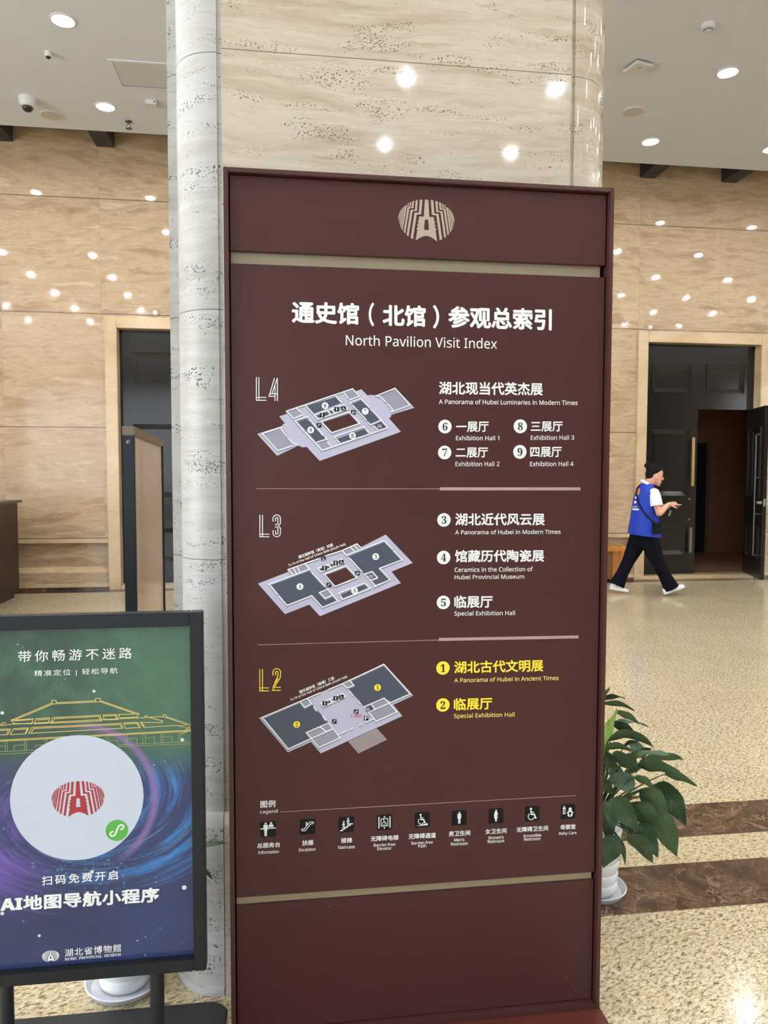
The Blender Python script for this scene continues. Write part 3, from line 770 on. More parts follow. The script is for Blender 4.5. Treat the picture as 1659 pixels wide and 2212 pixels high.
def emblem(sh, bm, c, hw, lay, px=True, skew=0.0):
    """hw: half width in metres"""
    C = sh.pt(*c) if px else Vector(c); k = hw/636.0
    f = lambda x, y: (C.x+x*k, C.y-(y-680)*k)
    for st in EMBL:
        sh.poly(bm, [f(*p) for p in st], lay, px=False); sh.poly(bm, [f(-p[0], p[1]) for p in st], lay, px=False)
    # centre tower in pieces round its opening
    ar = [(x, 1130-112*math.cos(x/243*PI/2)) for x in [-243+486*i/12 for i in range(13)]]
    sh.poly(bm, [f(*p) for p in [(-40, 228), (40, 228), (62, 600), (-62, 600)]], lay, px=False)
    sh.poly(bm, [f(*p) for p in [(-164, 600), (164, 600), (172, 663), (-172, 663)]], lay, px=False)
    sh.poly(bm, [f(*p) for p in [(-172, 663), (-38, 663), (-55, 888), (-206, 888)]], lay, px=False)
    sh.poly(bm, [f(*p) for p in [(172, 663), (38, 663), (55, 888), (206, 888)]], lay, px=False)
    sh.poly(bm, [f(*p) for p in [(-206, 888), (206, 888)]+[(x, y) for x, y in ar[::-1]]], lay, px=False)
    for s in (-1, 1):
        for y, x in ((710, 180), (790, 192), (868, 204)):
            sh.poly(bm, [f(s*p, q) for p, q in ((x-12, y-14), (x+20, y-14), (x+20, y+14), (x-12, y+14))], lay, px=False)

# --- pictograms, drawn in a unit square (0..1, y up)
def picto(sh, kind, c, size, parent, lay, skew=0.0, square=True, ink=None, bgm=None):
    C = sh.pt(*c); half = (sh.pt(c[0]+size/2, c[1])-C).length
    if square:
        bm = B(); sh.rrect(bm, C.x-half, C.x+half, C.y-half, C.y+half, half*.22, lay); sh.link('pictogram_plate', bm, bgm or M_INK, parent)
    bm = B()
    q = lambda x, y: (C.x+(x-.5)*2*half, C.y+(y-.5)*2*half)
    P = lambda pts: sh.poly(bm, [q(*p) for p in pts], lay+1, px=False)
    St = lambda pts, w, closed=False: sh.stroke(bm, [q(*p) for p in pts], w*2*half, lay+1, px=False, closed=closed)
    D = lambda x, y, r, r_in=0: sh.disc(bm, q(x, y), r*2*half, lay+1, px=False, n=20, r_in=r_in*2*half)
    def man(x, y, h):
        D(x, y+h*.93, h*.075); u = h
        P([(x-.13*u, y+.84*u), (x+.13*u, y+.84*u), (x+.16*u, y+.80*u), (x+.16*u, y+.46*u), (x+.105*u, y+.46*u), (x+.10*u, y+.74*u), (x+.09*u, y+.0), (x+.015*u, y), (x, y+.44*u), (x-.015*u, y), (x-.09*u, y), (x-.10*u, y+.74*u), (x-.105*u, y+.46*u), (x-.16*u, y+.46*u), (x-.16*u, y+.80*u)])
    def woman(x, y, h):
        u = h; D(x, y+h*.93, h*.075)
        P([(x-.09*u, y+.84*u), (x+.09*u, y+.84*u), (x+.13*u, y+.78*u), (x+.18*u, y+.46*u), (x+.13*u, y+.45*u), (x+.09*u, y+.66*u), (x+.17*u, y+.27*u), (x+.08*u, y+.27*u), (x+.07*u, y), (x+.012*u, y), (x, y+.27*u), (x-.012*u, y), (x-.07*u, y), (x-.08*u, y+.27*u), (x-.17*u, y+.27*u), (x-.09*u, y+.66*u), (x-.13*u, y+.45*u), (x-.18*u, y+.46*u), (x-.13*u, y+.78*u)])
    def chair(x, y, k):
        D(x-.04*k, y+.86*k, .09*k)
        St([(x-.03*k, y+.74*k), (x, y+.42*k), (x+.24*k, y+.42*k), (x+.34*k, y+.12*k), (x+.42*k, y+.14*k)], .10*k)
        St([(x-.02*k, y+.60*k), (x+.20*k, y+.58*k)], .07*k)
        St([q2 for q2 in arc((x, y+.26*k), .25*k, 120, 345, 12)], .06*k)
    if kind == 'man': man(.5, .12, .78)
    elif kind == 'woman': woman(.5, .12, .78)
    elif kind == 'wheelchair': chair(.44, .10, .85)
    elif kind == 'ramp':
        chair(.42, .22, .72); P([(.12, .12), (.86, .12), (.86, .26)])
    elif kind == 'escalator':
        St([(.16, .26), (.36, .26), (.70, .68), (.84, .68), (.88, .74), (.84, .80), (.64, .80), (.30, .38), (.16, .38), (.12, .32)], .05, True)
        D(.44, .76, .055); P([(.39, .70), (.49, .70), (.49, .58), (.39, .48)])
    elif kind == 'stairs':
        St([(.10, .12), (.26, .12), (.26, .22), (.42, .22), (.42, .32), (.58, .32), (.58, .42), (.74, .42), (.74, .52), (.92, .52)], .07)
        for x, y in ((.34, .28), (.62, .48)):
            D(x, y+.40, .055); St([(x, y+.34), (x, y+.16), (x+.05, y)], .08); St([(x, y+.16), (x-.07, y+.02)], .05); St([(x-.10, y+.18), (x-.02, y+.32), (x+.09, y+.22)], .045)
    elif kind == 'elevator':
        St([(.14, .12), (.14, .88)], .07); St([(.86, .12), (.86, .88)], .07)
        St([(.28, .26), (.72, .26), (.72, .74), (.28, .74)], .045, True); chair(.47, .31, .42)
        P([(.5, .80), (.56, .86), (.5, .92), (.44, .86)]); P([(.5, .08), (.56, .14), (.5, .20), (.44, .14)])
    elif kind == 'info':
        man(.34, .06, .88); D(.68, .88, .07); P([(.55, .80), (.81, .80), (.84, .62), (.52, .62)])
        P([(.02, .52), (.22, .52), (.22, .58), (.02, .58)]); P([(.46, .52), (.98, .52), (.98, .58), (.46, .58)])
    elif kind == 'baby':
        St([(.17, .36), (.31, .36), (.31, .70), (.17, .70)], .04, True); P([(.15, .72), (.33, .72), (.33, .78), (.15, .78)]); D(.24, .84, .05)
        for z in (.44, .52, .60): St([(.19, z), (.26, z)], .025)
        D(.65, .66, .11); P([(.42, .40), (.50, .34), (.56, .40), (.56, .46), (.74, .46), (.74, .40), (.80, .34), (.88, .40), (.76, .56), (.54, .56)])
        P([(.54, .36), (.62, .32), (.60, .22), (.66, .16), (.56, .14), (.46, .26)]); P([(.76, .36), (.68, .32), (.70, .22), (.64, .16), (.74, .14), (.84, .26)])
    elif kind == 'here':
        D(.5, .80, .13); P([(.34, .62), (.66, .62), (.60, .2), (.40, .2)]); St([(.16, .18), (.5, .04), (.84, .18)], .07)
    sh.link('pictogram', bm, ink or M_WHITE, parent)

# ------------------------------------------------------------------ directory sign
SX0, SX1, SY, SZT = -0.1425, 0.8555, 1.885, 2.236
sign = thing('directory_sign', 'tall maroon museum directory board with white and yellow lettering and floor maps', 'sign', (0.3565, 1.93, 0))
bm = B(); w = 0.0115
box(bm, SX0, SX0+w, SY, SY+.1, .02, SZT, .0012); box(bm, SX1-w, SX1, SY, SY+.1, .02, SZT, .0012)
box(bm, SX0+w, SX1-w, SY, SY+.1, SZT-w, SZT, .0012); box(bm, SX0+w, SX1-w, SY, SY+.1, .02, .034, .0012)
obj('frame', bm, M_SIGNF, sign)
PX0, PX1 = SX0+w+.003, SX1-w-.004
PY = 1.900
bm = B(); box(bm, PX0, PX1, PY, PY+.06, 2.041, SZT-w-.002, .001); hp = obj('header_panel', bm, M_SIGN, sign)
bm = B(); box(bm, PX0, PX1, PY, PY+.06, .400, 2.010, .001); mp = obj('main_panel', bm, M_SIGN, sign)
bm = B(); box(bm, PX0, PX1, PY+.004, PY+.06, .036, .3775, .001); obj('lower_panel', bm, M_SIGN, sign)
bm = B(); box(bm, PX0, PX1-.008, PY+.014, PY+.06, 2.005, 2.046); obj('metal_strip', bm, M_GOLD, sign)
bm = B(); box(bm, PX0, PX1-.004, PY+.010, PY+.06, .372, .404); obj('metal_strip', bm, M_GOLD, sign)
bm = B(); box(bm, SX0+w, SX1-w, SY+.075, SY+.099, .034, SZT-w); obj('back_panel', bm, M_SIGNF, sign)
bm = B(); prism(bm, [(SX0-.002, SY+.1), (SX0-.002, 1.42), (SX1+.002, 1.42), (SX1+.002, SY+.1)], 'z', 0.0, .02); obj('base_plate', bm, M_PLATE, sign)
bm = B()
for (x, y) in ((712, 1958), (1221, 2111), (1242, 2140)):
    p = onY(x, y, PY+.0035); bm2 = [(p.x-.002, p.z), (p.x+.001, p.z+.0015), (p.x+.002, p.z+.0005), (p.x, p.z-.0008)]
    vs = [bm.verts.new((q[0], PY+.0035, q[1])) for q in bm2]; bm.faces.new(vs)
obj('paint_chip', bm, M_EMB, sign)
sh = Sheet(PY, mp)
SH = Sheet(PY, hp)
bm = B(); pL, pR = SH.pt(860.5, 476), SH.pt(982, 480); cc = SH.pt(921.3, 476.2)
emblem(SH, bm, (cc.x, cc.y), (pR.x-pL.x)/2, 1, px=False); SH.link('emblem', bm, M_EMB)
def T(name, body, c, BL, BR, TL, mat, **k): return sh.text(name, body, c(*BL), c(*BR), c(*TL), mat, **k)
CB = 0.030      # boldness for the Chinese headline face
c5 = crop(480, 340, .5184)
for body, xa_, xb_, t_, b_ in (('通史馆', 290, 570, 598, 690), ('（', 610, 633, 605, 704), ('北馆', 668, 848, 612, 702), ('）', 878, 904, 615, 713), ('参观总索引', 942, 1373, 618, 710)):
    sl = .0277*(xb_-xa_) if len(body) > 1 else 0
    T('title_lettering', body, c5, (xa_, b_), (xb_, b_+sl), (xa_, t_), M_WHITE, bold=.034)
T('title_lettering', 'North Pavilion Visit Index', c5, (515, 783), (1145, 798), (515, 738), M_WHITE, bold=.004)
k = .22905
c1 = crop(920, 800, k); c2 = crop(920, 1080, k); c3 = crop(920, 1380, k)
HN, HE = 'hall_name_lettering', 'hall_translation_lettering'
T(HN, '湖北现当代英杰展', c1, (122, 228), (1102, 238), (122, 104), M_WHITE, bold=.026)
T(HE, 'A Panorama of Hubei Luminaries in Modern Times', c1, (122, 318), (1430, 328), (122, 272), M_WHITE, bold=.012)
for s, d, BL, BR, TL, eBL, eBR, eTL, num, bc in (
    ('一展厅', 6, (284, 583), (592, 580), (284, 484), (283, 660), (692, 660), (283, 616), 'Exhibition Hall 1', (180, 530)),
    ('三展厅', 8, (988, 578), (1290, 577), (988, 482), (988, 657), (1397, 655), (988, 612), 'Exhibition Hall 3', (890, 528)),
    ('二展厅', 7, (280, 824), (585, 822), (280, 728), (278, 905), (694, 904), (278, 860), 'Exhibition Hall 2', (177, 775)),
    ('四展厅', 9, (983, 820), (1280, 818), (983, 722), (981, 905), (1391, 903), (981, 860), 'Exhibition Hall 4', (886, 769))):
    T(HN, s, c1, BL, BR, TL, M_WHITE, bold=.022); T(HE, num, c1, eBL, eBR, eTL, M_WHITE, bold=.010); badge(sh, d, c1(*bc), 63*k, M_WHITE, 1, mp)
T(HN, '湖北近代风云展', c2, (276, 242), (1120, 240), (276, 124), M_WHITE, bold=.026)
T(HE, 'A Panorama of Hubei in Modern Times', c2, (275, 326), (1270, 320), (275, 283), M_WHITE, bold=.012); badge(sh, 3, c2(170, 188), 63*k, M_WHITE, 1, mp)
T(HN, '馆藏历代陶瓷展', c2, (272, 588), (1115, 582), (272, 472), M_WHITE, bold=.026)
T(HE, 'Ceramics in the Collection of', c2, (270, 680), (1008, 672), (270, 636), M_WHITE, bold=.012)
T(HE, 'Hubei Provincial Museum', c2, (270, 748), (927, 742), (270, 706), M_WHITE, bold=.012); badge(sh, 4, c2(167, 543), 63*k, M_WHITE, 1, mp)
T(HN, '临展厅', c2, (267, 1020), (630, 1016), (267, 902), M_WHITE, bold=.026)
T(HE, 'Special Exhibition Hall', c2, (268, 1104), (840, 1098), (268, 1048), M_WHITE, bold=.012); badge(sh, 5, c2(165, 966), 63*k, M_WHITE, 1, mp)
T(HN, '湖北古代文明展', c3, (266, 327), (1107, 308), (266, 210), M_YELLOW, bold=.026)
T(HE, 'A Panorama of Hubei in Ancient Times', c3, (267, 412), (1251, 388), (267, 369), M_PALEY, bold=.012); badge(sh, 1, c3(161, 275), 63*k, M_YELLOW, 1, mp)
T(HN, '临展厅', c3, (263, 676), (625, 664), (263, 560), M_YELLOW, bold=.026)
T(HE, 'Special Exhibition Hall', c3, (264, 760), (835, 745), (264, 705), M_PALEY, bold=.012); badge(sh, 2, c3(160, 623), 63*k, M_YELLOW, 1, mp)
# dividers
for thin, thick in (([(554.2, 1055.6), (950, 1056)], [(950, 1056), (1253.8, 1056)]), ([(557, 1393), (948, 1382.5)], [(948, 1381.3), (1249.3, 1375.8)])):
    bm = B(); sh.stroke(bm, thin, .0014, 1); sh.link('divider_line', bm, M_TAUPE)
    bm = B(); sh.stroke(bm, thick, .0080, 1); sh.link('divider_bar', bm, M_TAUPE)
bm = B(); sh.stroke(bm, [(606, 1753.9), (1243.3, 1718.4)], .0014, 1); sh.link('divider_line', bm, M_TAUPE)

# double-stroke floor numbers
def level(c, strokes, mat, w=.0021):
    bm = B()
    for st in strokes: sh.stroke(bm, [c(*p) for p in st], w, 1)
    sh.link('floor_number', bm, mat)
m4, m3, m2 = crop(540, 790, k), crop(540, 1090, k), crop(540, 1400, k)
level(m4, [[(60, 108), (60, 326), (155, 326)], [(84, 108), (84, 322)], [(60, 299), (155, 299)],
           [(258, 114), (258, 333)], [(232, 116), (180, 288), (236, 288), (236, 333)], [(258, 116), (205, 270)], [(190, 265), (258, 265)], [(236, 180), (236, 290)]], M_WHITE)
level(m3, [[(93, 97), (93, 303), (183, 303)], [(118, 97), (118, 300)], [(93, 279), (183, 279)],
           [(217, 160)]+arc((252, 132), 35, 180, 360)+[(287, 178), (266, 199), (287, 222)]+arc((252, 268), 35, 0, 180)+[(217, 243)],
           [(240, 160)]+arc((252, 134), 12, 180, 360, 6)+[(264, 176), (252, 189), (236, 189)], [(236, 211), (252, 211), (264, 222)]+arc((252, 266), 12, 0, 180, 6)+[(240, 243)]], M_WHITE)
level(m2, [[(92, 197), (92, 403), (180, 403)], [(118, 197), (118, 400)], [(92, 375), (180, 375)],
           [(217, 257)]+arc((253, 230), 37, 180, 350)+[(284, 280), (212, 398), (290, 398)], [(242, 257)]+arc((253, 232), 13, 180, 360, 6)+[(260, 275), (232, 330)], [(262, 290), (214, 370)], [(222, 370), (290, 370)]], M_YELLOW)

# floor maps ------------------------------------------------------------------
def floor_map(c, slab, hole, dark, grey, purp, olive, walls, steps, badges, icons, bmat):
    bm = B(); sh.poly(bm, [c(*p) for p in slab], 1); fm = obj('floor_map', bm, M_LAV, sign)
    def fill(nm, polys, mat, lay):
        if not polys: return
        for P in polys:
            bm = B(); sh.poly(bm, [c(*p) for p in P], lay); sh.link(nm, bm, mat, fm)
    fill('courtyard', hole, M_BROWNP, 2); fill('hall_area', dark, M_SLATE, 2); fill('room_area', grey, M_GREYP, 2); fill('lift_area', purp, M_PURP, 2); fill('service_area', olive, M_OLIVE, 2)
    bm = B()
    for i, st in enumerate(walls):
        cl = st[0] == st[-1]; P = [c(p[0], p[1]+11) for p in (st[:-1] if cl else st)]; sh.stroke(bm, P, .0030, 3+.02*i, closed=cl)
    sh.link('wall_shade', bm, M_EDGE, fm)
    bm = B()
    for i, st in enumerate(walls):
        cl = st[0] == st[-1]; P = [c(*p) for p in (st[:-1] if cl else st)]; sh.stroke(bm, P, .0029, 4+.02*i, closed=cl)
    sh.link('wall_line', bm, M_WHITE, fm)
    if steps:
        bm = B(); sh.poly(bm, [c(*p) for p in steps], 2); sh.link('entrance_steps', bm, M_STEPS, fm)
        bm = B(); a, b, d, e = [Vector(p) for p in steps]
        for i in range(1, 12): sh.stroke(bm, [c(*(a+(e-a)*(i/12))), c(*(b+(d-b)*(i/12)))], .0007, 3)
        sh.link('step_lines', bm, M_STEPL, fm)
    for d, p in badges: badge(sh, d, c(*p), 32*k, bmat, 6, fm)
    for kd, p in icons: picto(sh, kd, c(*p), 43*k, fm, 6, bgm=M_PURP if kd == 'elevator' else None)
    return fm
floor_map(m4,
 [(68, 643), (300, 570), (312, 550), (330, 545), (276, 477), (345, 455), (345, 430), (968, 218), (1000, 240), (1050, 222), (1110, 283), (1130, 275), (1185, 280), (1370, 207), (1550, 397), (1335, 462), (1325, 488), (1310, 495), (1423, 623), (657, 898), (535, 765), (500, 770), (455, 755), (255, 850)],
 [[(680, 533), (935, 445), (1030, 553), (770, 637)]],
 [[(540, 380), (810, 295), (865, 350), (595, 455)], [(965, 360), (1045, 328), (1225, 515), (1130, 550)], [(450, 530), (535, 500), (720, 690), (625, 722)], [(820, 690), (1080, 595), (1125, 640), (850, 728)]],
 [[(125, 645), (297, 592), (345, 670), (405, 738), (265, 795)], [(1235, 285), (1365, 235), (1500, 375), (1345, 425), (1290, 350)], [(360, 430), (445, 405), (490, 455), (415, 488)], [(895, 262), (965, 240), (1020, 290), (940, 312)], [(640, 725), (715, 705), (765, 755), (682, 788)]],
 [[(1165, 555), (1232, 525), (1290, 580), (1215, 600)]], [[(625, 470), (725, 435), (745, 462), (650, 495)], [(750, 432), (775, 425), (790, 445), (765, 455)]],
 [[(412, 500), (345, 428), (968, 218), (1030, 288)], [(412, 500), (500, 462)], [(440, 402), (480, 440)], [(525, 375), (598, 455)], [(808, 283), (865, 348)], [(888, 255), (925, 310)], [(938, 322), (1030, 290)],
  [(548, 492), (540, 480), (425, 518), (510, 620)], [(520, 625), (680, 800), (1300, 585), (1145, 410)], [(1130, 395), (1045, 310), (945, 345), (952, 368)], [(970, 375), (1100, 515)], [(1110, 530), (1135, 558), (1232, 515)],
  [(560, 505), (690, 655)], [(705, 670), (725, 692), (625, 722)], [(730, 720), (762, 758)], [(808, 688), (798, 670), (1075, 575), (1082, 590)], [(815, 695), (848, 730)], [(1090, 600), (1125, 632)], [(1170, 570), (1202, 606)],
  [(670, 525), (935, 437), (1035, 545), (770, 632), (670, 525)], [(735, 420), (605, 465), (640, 505), (925, 405)], [(735, 425), (760, 462)], [(770, 410), (800, 445)], [(752, 415), (885, 368), (920, 405)],
  [(345, 668), (295, 600), (300, 580), (115, 640), (262, 800), (450, 742), (405, 732), (355, 680)], [(1280, 345), (1230, 292), (1185, 285), (1368, 213), (1508, 372), (1335, 435), (1345, 412), (1295, 360)]],
 None, [(6, (708, 377)), (7, (1086, 430)), (8, (966, 660)), (9, (572, 607))],
 [('man', (681, 467)), ('woman', (817, 412)), ('wheelchair', (882, 404)), ('stairs', (974, 440)), ('escalator', (650, 562)), ('elevator', (1222, 570))], M_WHITE)
floor_map(m3,
 [(75, 745), (360, 635), (360, 612), (520, 555), (650, 503), (730, 470), (870, 430), (1010, 368), (1050, 400), (1280, 283), (1535, 550), (1335, 632), (1423, 740), (660, 1052), (560, 943), (330, 1033)],
 [[(712, 662), (905, 588), (998, 688), (805, 765)]],
 [[(195, 752), (440, 665), (560, 625), (705, 775), (730, 800), (660, 825), (710, 885), (770, 862), (815, 905), (685, 962), (580, 860), (350, 942)], [(930, 490), (1265, 355), (1425, 520), (1225, 600), (1320, 705), (1185, 755), (1145, 712), (1200, 690), (1150, 632), (1085, 655), (1058, 635)], [(855, 850), (1080, 755), (1115, 785), (880, 882)]],
 [[(660, 830), (720, 805), (770, 850), (710, 880)], [(372, 620), (405, 607), (435, 650), (405, 662)], [(415, 605), (440, 597), (470, 637), (445, 650)], [(455, 595), (520, 570), (552, 605), (478, 632)], [(875, 433), (940, 408), (972, 440), (912, 465)], [(952, 402), (975, 393), (1005, 430), (987, 438)], [(988, 388), (1010, 378), (1045, 410), (1022, 420)]],
 [[(1100, 660), (1150, 637), (1195, 688), (1145, 705)]], [[(655, 605), (735, 575), (750, 597), (672, 628)], [(755, 565), (775, 558), (790, 580), (768, 588)]],
 [[(650, 508), (360, 612), (410, 660)], [(410, 600), (440, 652)], [(450, 590), (470, 640)], [(262, 850), (180, 752), (560, 610), (520, 560)], [(272, 865), (350, 950), (582, 858), (683, 968), (845, 905)], [(585, 640), (705, 770)], [(735, 796), (655, 828), (710, 885), (775, 855)], [(735, 800), (825, 905)],
  [(730, 478), (870, 432), (1008, 370), (1048, 408)], [(870, 432), (905, 478)], [(912, 485), (912, 478), (1265, 340), (1345, 420)], [(945, 400), (985, 442)], [(980, 385), (1020, 425)], [(1355, 435), (1435, 520), (1222, 600), (1322, 708), (1165, 778)], [(940, 505), (1058, 635)], [(1085, 668), (1080, 655), (1152, 630), (1202, 688), (1145, 710)], [(1100, 675), (1180, 765)],
  [(700, 655), (905, 578), (1010, 688), (800, 772), (700, 655)], [(840, 850), (835, 835), (1085, 738)], [(850, 855), (870, 895), (1145, 785)], [(1090, 745), (1125, 785)], [(740, 565), (640, 600), (665, 635), (890, 545)], [(740, 565), (765, 595)], [(762, 552), (780, 545), (800, 575)], [(800, 540), (865, 512), (890, 545)]],
 None, [(3, (1185, 490)), (4, (471, 772)), (5, (985, 810))],
 [('ramp', (692, 508)), ('man', (702, 598)), ('woman', (808, 550)), ('wheelchair', (862, 542)), ('stairs', (1013, 647)), ('escalator', (743, 758)), ('elevator', (1141, 675))], M_WHITE)
fm2 = floor_map(m2,
 [(85, 658), (470, 500), (660, 420), (735, 388), (870, 335), (1262, 145), (1540, 447), (1350, 535), (1437, 640), (668, 993), (575, 885), (358, 983)],
 [], [[(945, 300), (1255, 165), (1510, 430), (1330, 508), (1265, 470), (1075, 552), (925, 378), (985, 350)], [(130, 655), (465, 512), (520, 560), (585, 530), (740, 705), (535, 795), (580, 850), (365, 945)]],
 [[(475, 503), (545, 477), (580, 520), (515, 552)], [(880, 328), (935, 303), (975, 345), (915, 370)], [(1150, 525), (1265, 477), (1315, 520), (1185, 580)], [(1135, 605), (1320, 530), (1380, 598), (1190, 682)], [(540, 795), (665, 745), (710, 785), (585, 845)], [(675, 737), (740, 712), (775, 752), (715, 782)], [(585, 858), (780, 768), (845, 840), (650, 930)]],
 [[(1080, 560), (1145, 532), (1180, 580), (1120, 602)]], [[(725, 500), (755, 487), (765, 510), (735, 522)]],
 [[(668, 418), (115, 655), (360, 950), (580, 850), (780, 762)], [(740, 705), (532, 795), (650, 935), (850, 845), (740, 705)], [(470, 500), (515, 558), (580, 525), (540, 472)], [(660, 740), (715, 785)], [(740, 390), (870, 335), (1262, 152), (1512, 430), (1330, 510), (1120, 602)], [(1265, 470), (1075, 552), (1190, 690), (1385, 600), (1265, 470)], [(870, 335), (915, 375), (980, 350), (935, 298)], [(1145, 528), (1180, 578)],
  [(600, 550), (630, 590)], [(685, 635), (715, 680)], [(940, 405), (970, 448)], [(1015, 490), (1045, 530)], [(835, 815), (920, 775)], [(940, 770), (975, 750)], [(1025, 730), (1060, 712)], [(1080, 705), (1165, 665)], [(665, 520), (880, 425), (900, 458), (690, 552), (665, 520)], [(755, 480), (775, 512)]],
 [(925, 880), (1195, 755), (1293, 862), (1022, 993)], [(1, (1203, 370)), (2, (441, 718))],
 [('man', (705, 520)), ('woman', (808, 472)), ('wheelchair', (860, 460)), ('stairs', (1000, 597)), ('elevator', (1110, 577)), ('escalator', (795, 690)), ('info', (1095, 660))], M_YELLOW)
picto(sh, 'here', m2(957, 640), 30*k, fm2, 6, square=False, ink=M_RED)
T('map_lettering', '您所在位置', m2, (985, 641), (1048, 638), (985, 627), M_RED, bold=.02, lay=6)
T('map_lettering', 'You are here', m2, (980, 653), (1056, 650), (980, 644), M_RED, bold=.02, lay=6)
T('map_lettering', '通往编钟馆（南馆）四层', m3, (461, 512), (788, 392), (450, 482), M_WHITE, bold=.02, lay=1)
T('map_lettering', 'To F4 of the Hall of Chime Bells (South Hall)', m3, (366, 592), (906, 388), (356, 563), M_WHITE, bold=.016, lay=1)
T('map_lettering', '通往编钟馆（南馆）三层', m2, (470, 432), (798, 294), (458, 402), M_WHITE, bold=.02, lay=1)
T('map_lettering', 'To F3 of the Hall of Chime Bells (South Hall)', m2, (386, 506), (922, 282), (376, 478), M_WHITE, bold=.016, lay=1)

# legend -----------------------------------------------------------------------
c6 = crop(540, 1690, k); c7 = crop(900, 1690, .2411)
LL = 'legend_lettering'
T(LL, '图例', c6, (98, 240), (240, 232), (98, 174), M_WHITE, bold=.018)
T(LL, 'Legend', c6, (98, 303), (260, 294), (98, 262), M_WHITE, bold=.008)
for kd, p, sz in (('info', c6(172, 441), 34.5), ('escalator', c6(543, 418), 34.2), ('stairs', c6(908, 396), 33.8), ('elevator', c6(1268, 376), 33.2), ('ramp', c7(50, 335), 32.8), ('man', c7(382, 318), 32.4), ('woman', c7(711, 299), 32), ('wheelchair', c7(1035, 280), 31.8), ('baby', c7(1355, 261), 31.2)):
    picto(sh, kd, p, sz, mp, 1)
bz, be = .02, .014
for s, c, BL, BR, TL in (('总服务台', c6, (66, 622), (285, 609), (66, 573)), ('扶梯', c6, (492, 598), (597, 592), (492, 546)), ('楼梯', c6, (858, 574), (962, 568), (858, 524)), ('无障碍电梯', c6, (1138, 558), (1400, 543), (1138, 508)),
    ('男卫生间', c7, (288, 485), (480, 474), (288, 438)), ('女卫生间', c7, (616, 464), (806, 454), (616, 418)), ('无障碍卫生间', c7, (894, 448), (1178, 431), (894, 402)), ('母婴室', c7, (1287, 424), (1424, 417), (1287, 380)), ('无障碍通道', crop(0, 0, 1), (882.4, 1812.8), (941.5, 1809.6), (882.4, 1801.2))):
    T(LL, s, c, BL, BR, TL, M_WHITE, bold=bz)
for s, c, BL, BR, TL in (('Information', c6, (77, 677), (272, 666), (77, 645)), ('Escalator', c6, (462, 652), (623, 643), (462, 621)), ('Staircase', c6, (830, 628), (988, 620), (830, 598)), ('Barrier-free', c6, (1167, 607), (1371, 596), (1167, 577)), ('Elevator', c6, (1200, 640), (1337, 633), (1200, 610)),
    ('Barrier-free', crop(0, 0, 1), (888.6, 1824.7), (935, 1822), (888.6, 1818)), ('Path', crop(0, 0, 1), (903.4, 1831), (920.5, 1830), (903.4, 1824)), ("Men's", c7, (336, 530), (427, 526), (336, 502)), ('Restroom', c7, (307, 567), (456, 560), (307, 539)),
    ("Women's", c7, (640, 512), (779, 504), (640, 484)), ('Restroom', c7, (636, 545), (784, 537), (636, 517)), ('Accessible', c7, (955, 491), (1116, 484), (955, 464)), ('Restroom', c7, (961, 524), (1108, 517), (961, 496)), ('Baby Care', c7, (1276, 478), (1432, 470), (1276, 444))):
    T(LL, s, c, BL, BR, TL, M_WHITE, bold=be)

# ------------------------------------------------------------------ poster stand
GY = 1.79
stand = thing('poster_stand', 'black framed poster stand with a green and blue map app poster', 'poster stand', (-0.485, GY, 0))
def ppt(x, y): p = onY(x, y, GY); return p.x, p.z
fx0, fx1, fz0, fz1 = -0.7765, -0.1925, 0.297, 1.168
ix0, ix1, iz0, iz1 = -0.7485, -0.2215, 0.3295, 1.1355
bm = B()
box(bm, fx0, ix0, GY-.014, GY+.022, fz0, fz1, .002); box(bm, ix1, fx1, GY-.014, GY+.022, fz0, fz1, .002)
box(bm, ix0, ix1, GY-.014, GY+.022, fz0, iz0, .002); box(bm, ix0, ix1, GY-.014, GY+.022, iz1, fz1, .002)
box(bm, ix0-.005, ix1+.005, GY+.008, GY+.021, iz0-.005, iz1+.005)
obj('frame', bm, M_NAVYF, stand)
for xl in (-.312, -.658):
    bm = B(); tube(bm, [(xl, GY+.012, .008), (xl, GY+.012, fz0+.002)], [.017, .017], 20); obj('leg', bm, M_STAND, stand, 40)
bm = B(); prism(bm, [(-.79, 1.52), (-.175, 1.52), (-.163, 1.54), (-.163, 2.03), (-.180, 2.052), (-.205, 2.066), (-.765, 2.066), (-.79, 2.045)], 'z', 0.0, .012)
bmesh.ops.bevel(bm, geom=[e for e in bm.edges if all(v.co.z > .01 for v in e.verts)], offset=.004, segments=2, affect='EDGES')
obj('base_plate', bm, M_MATB, stand)
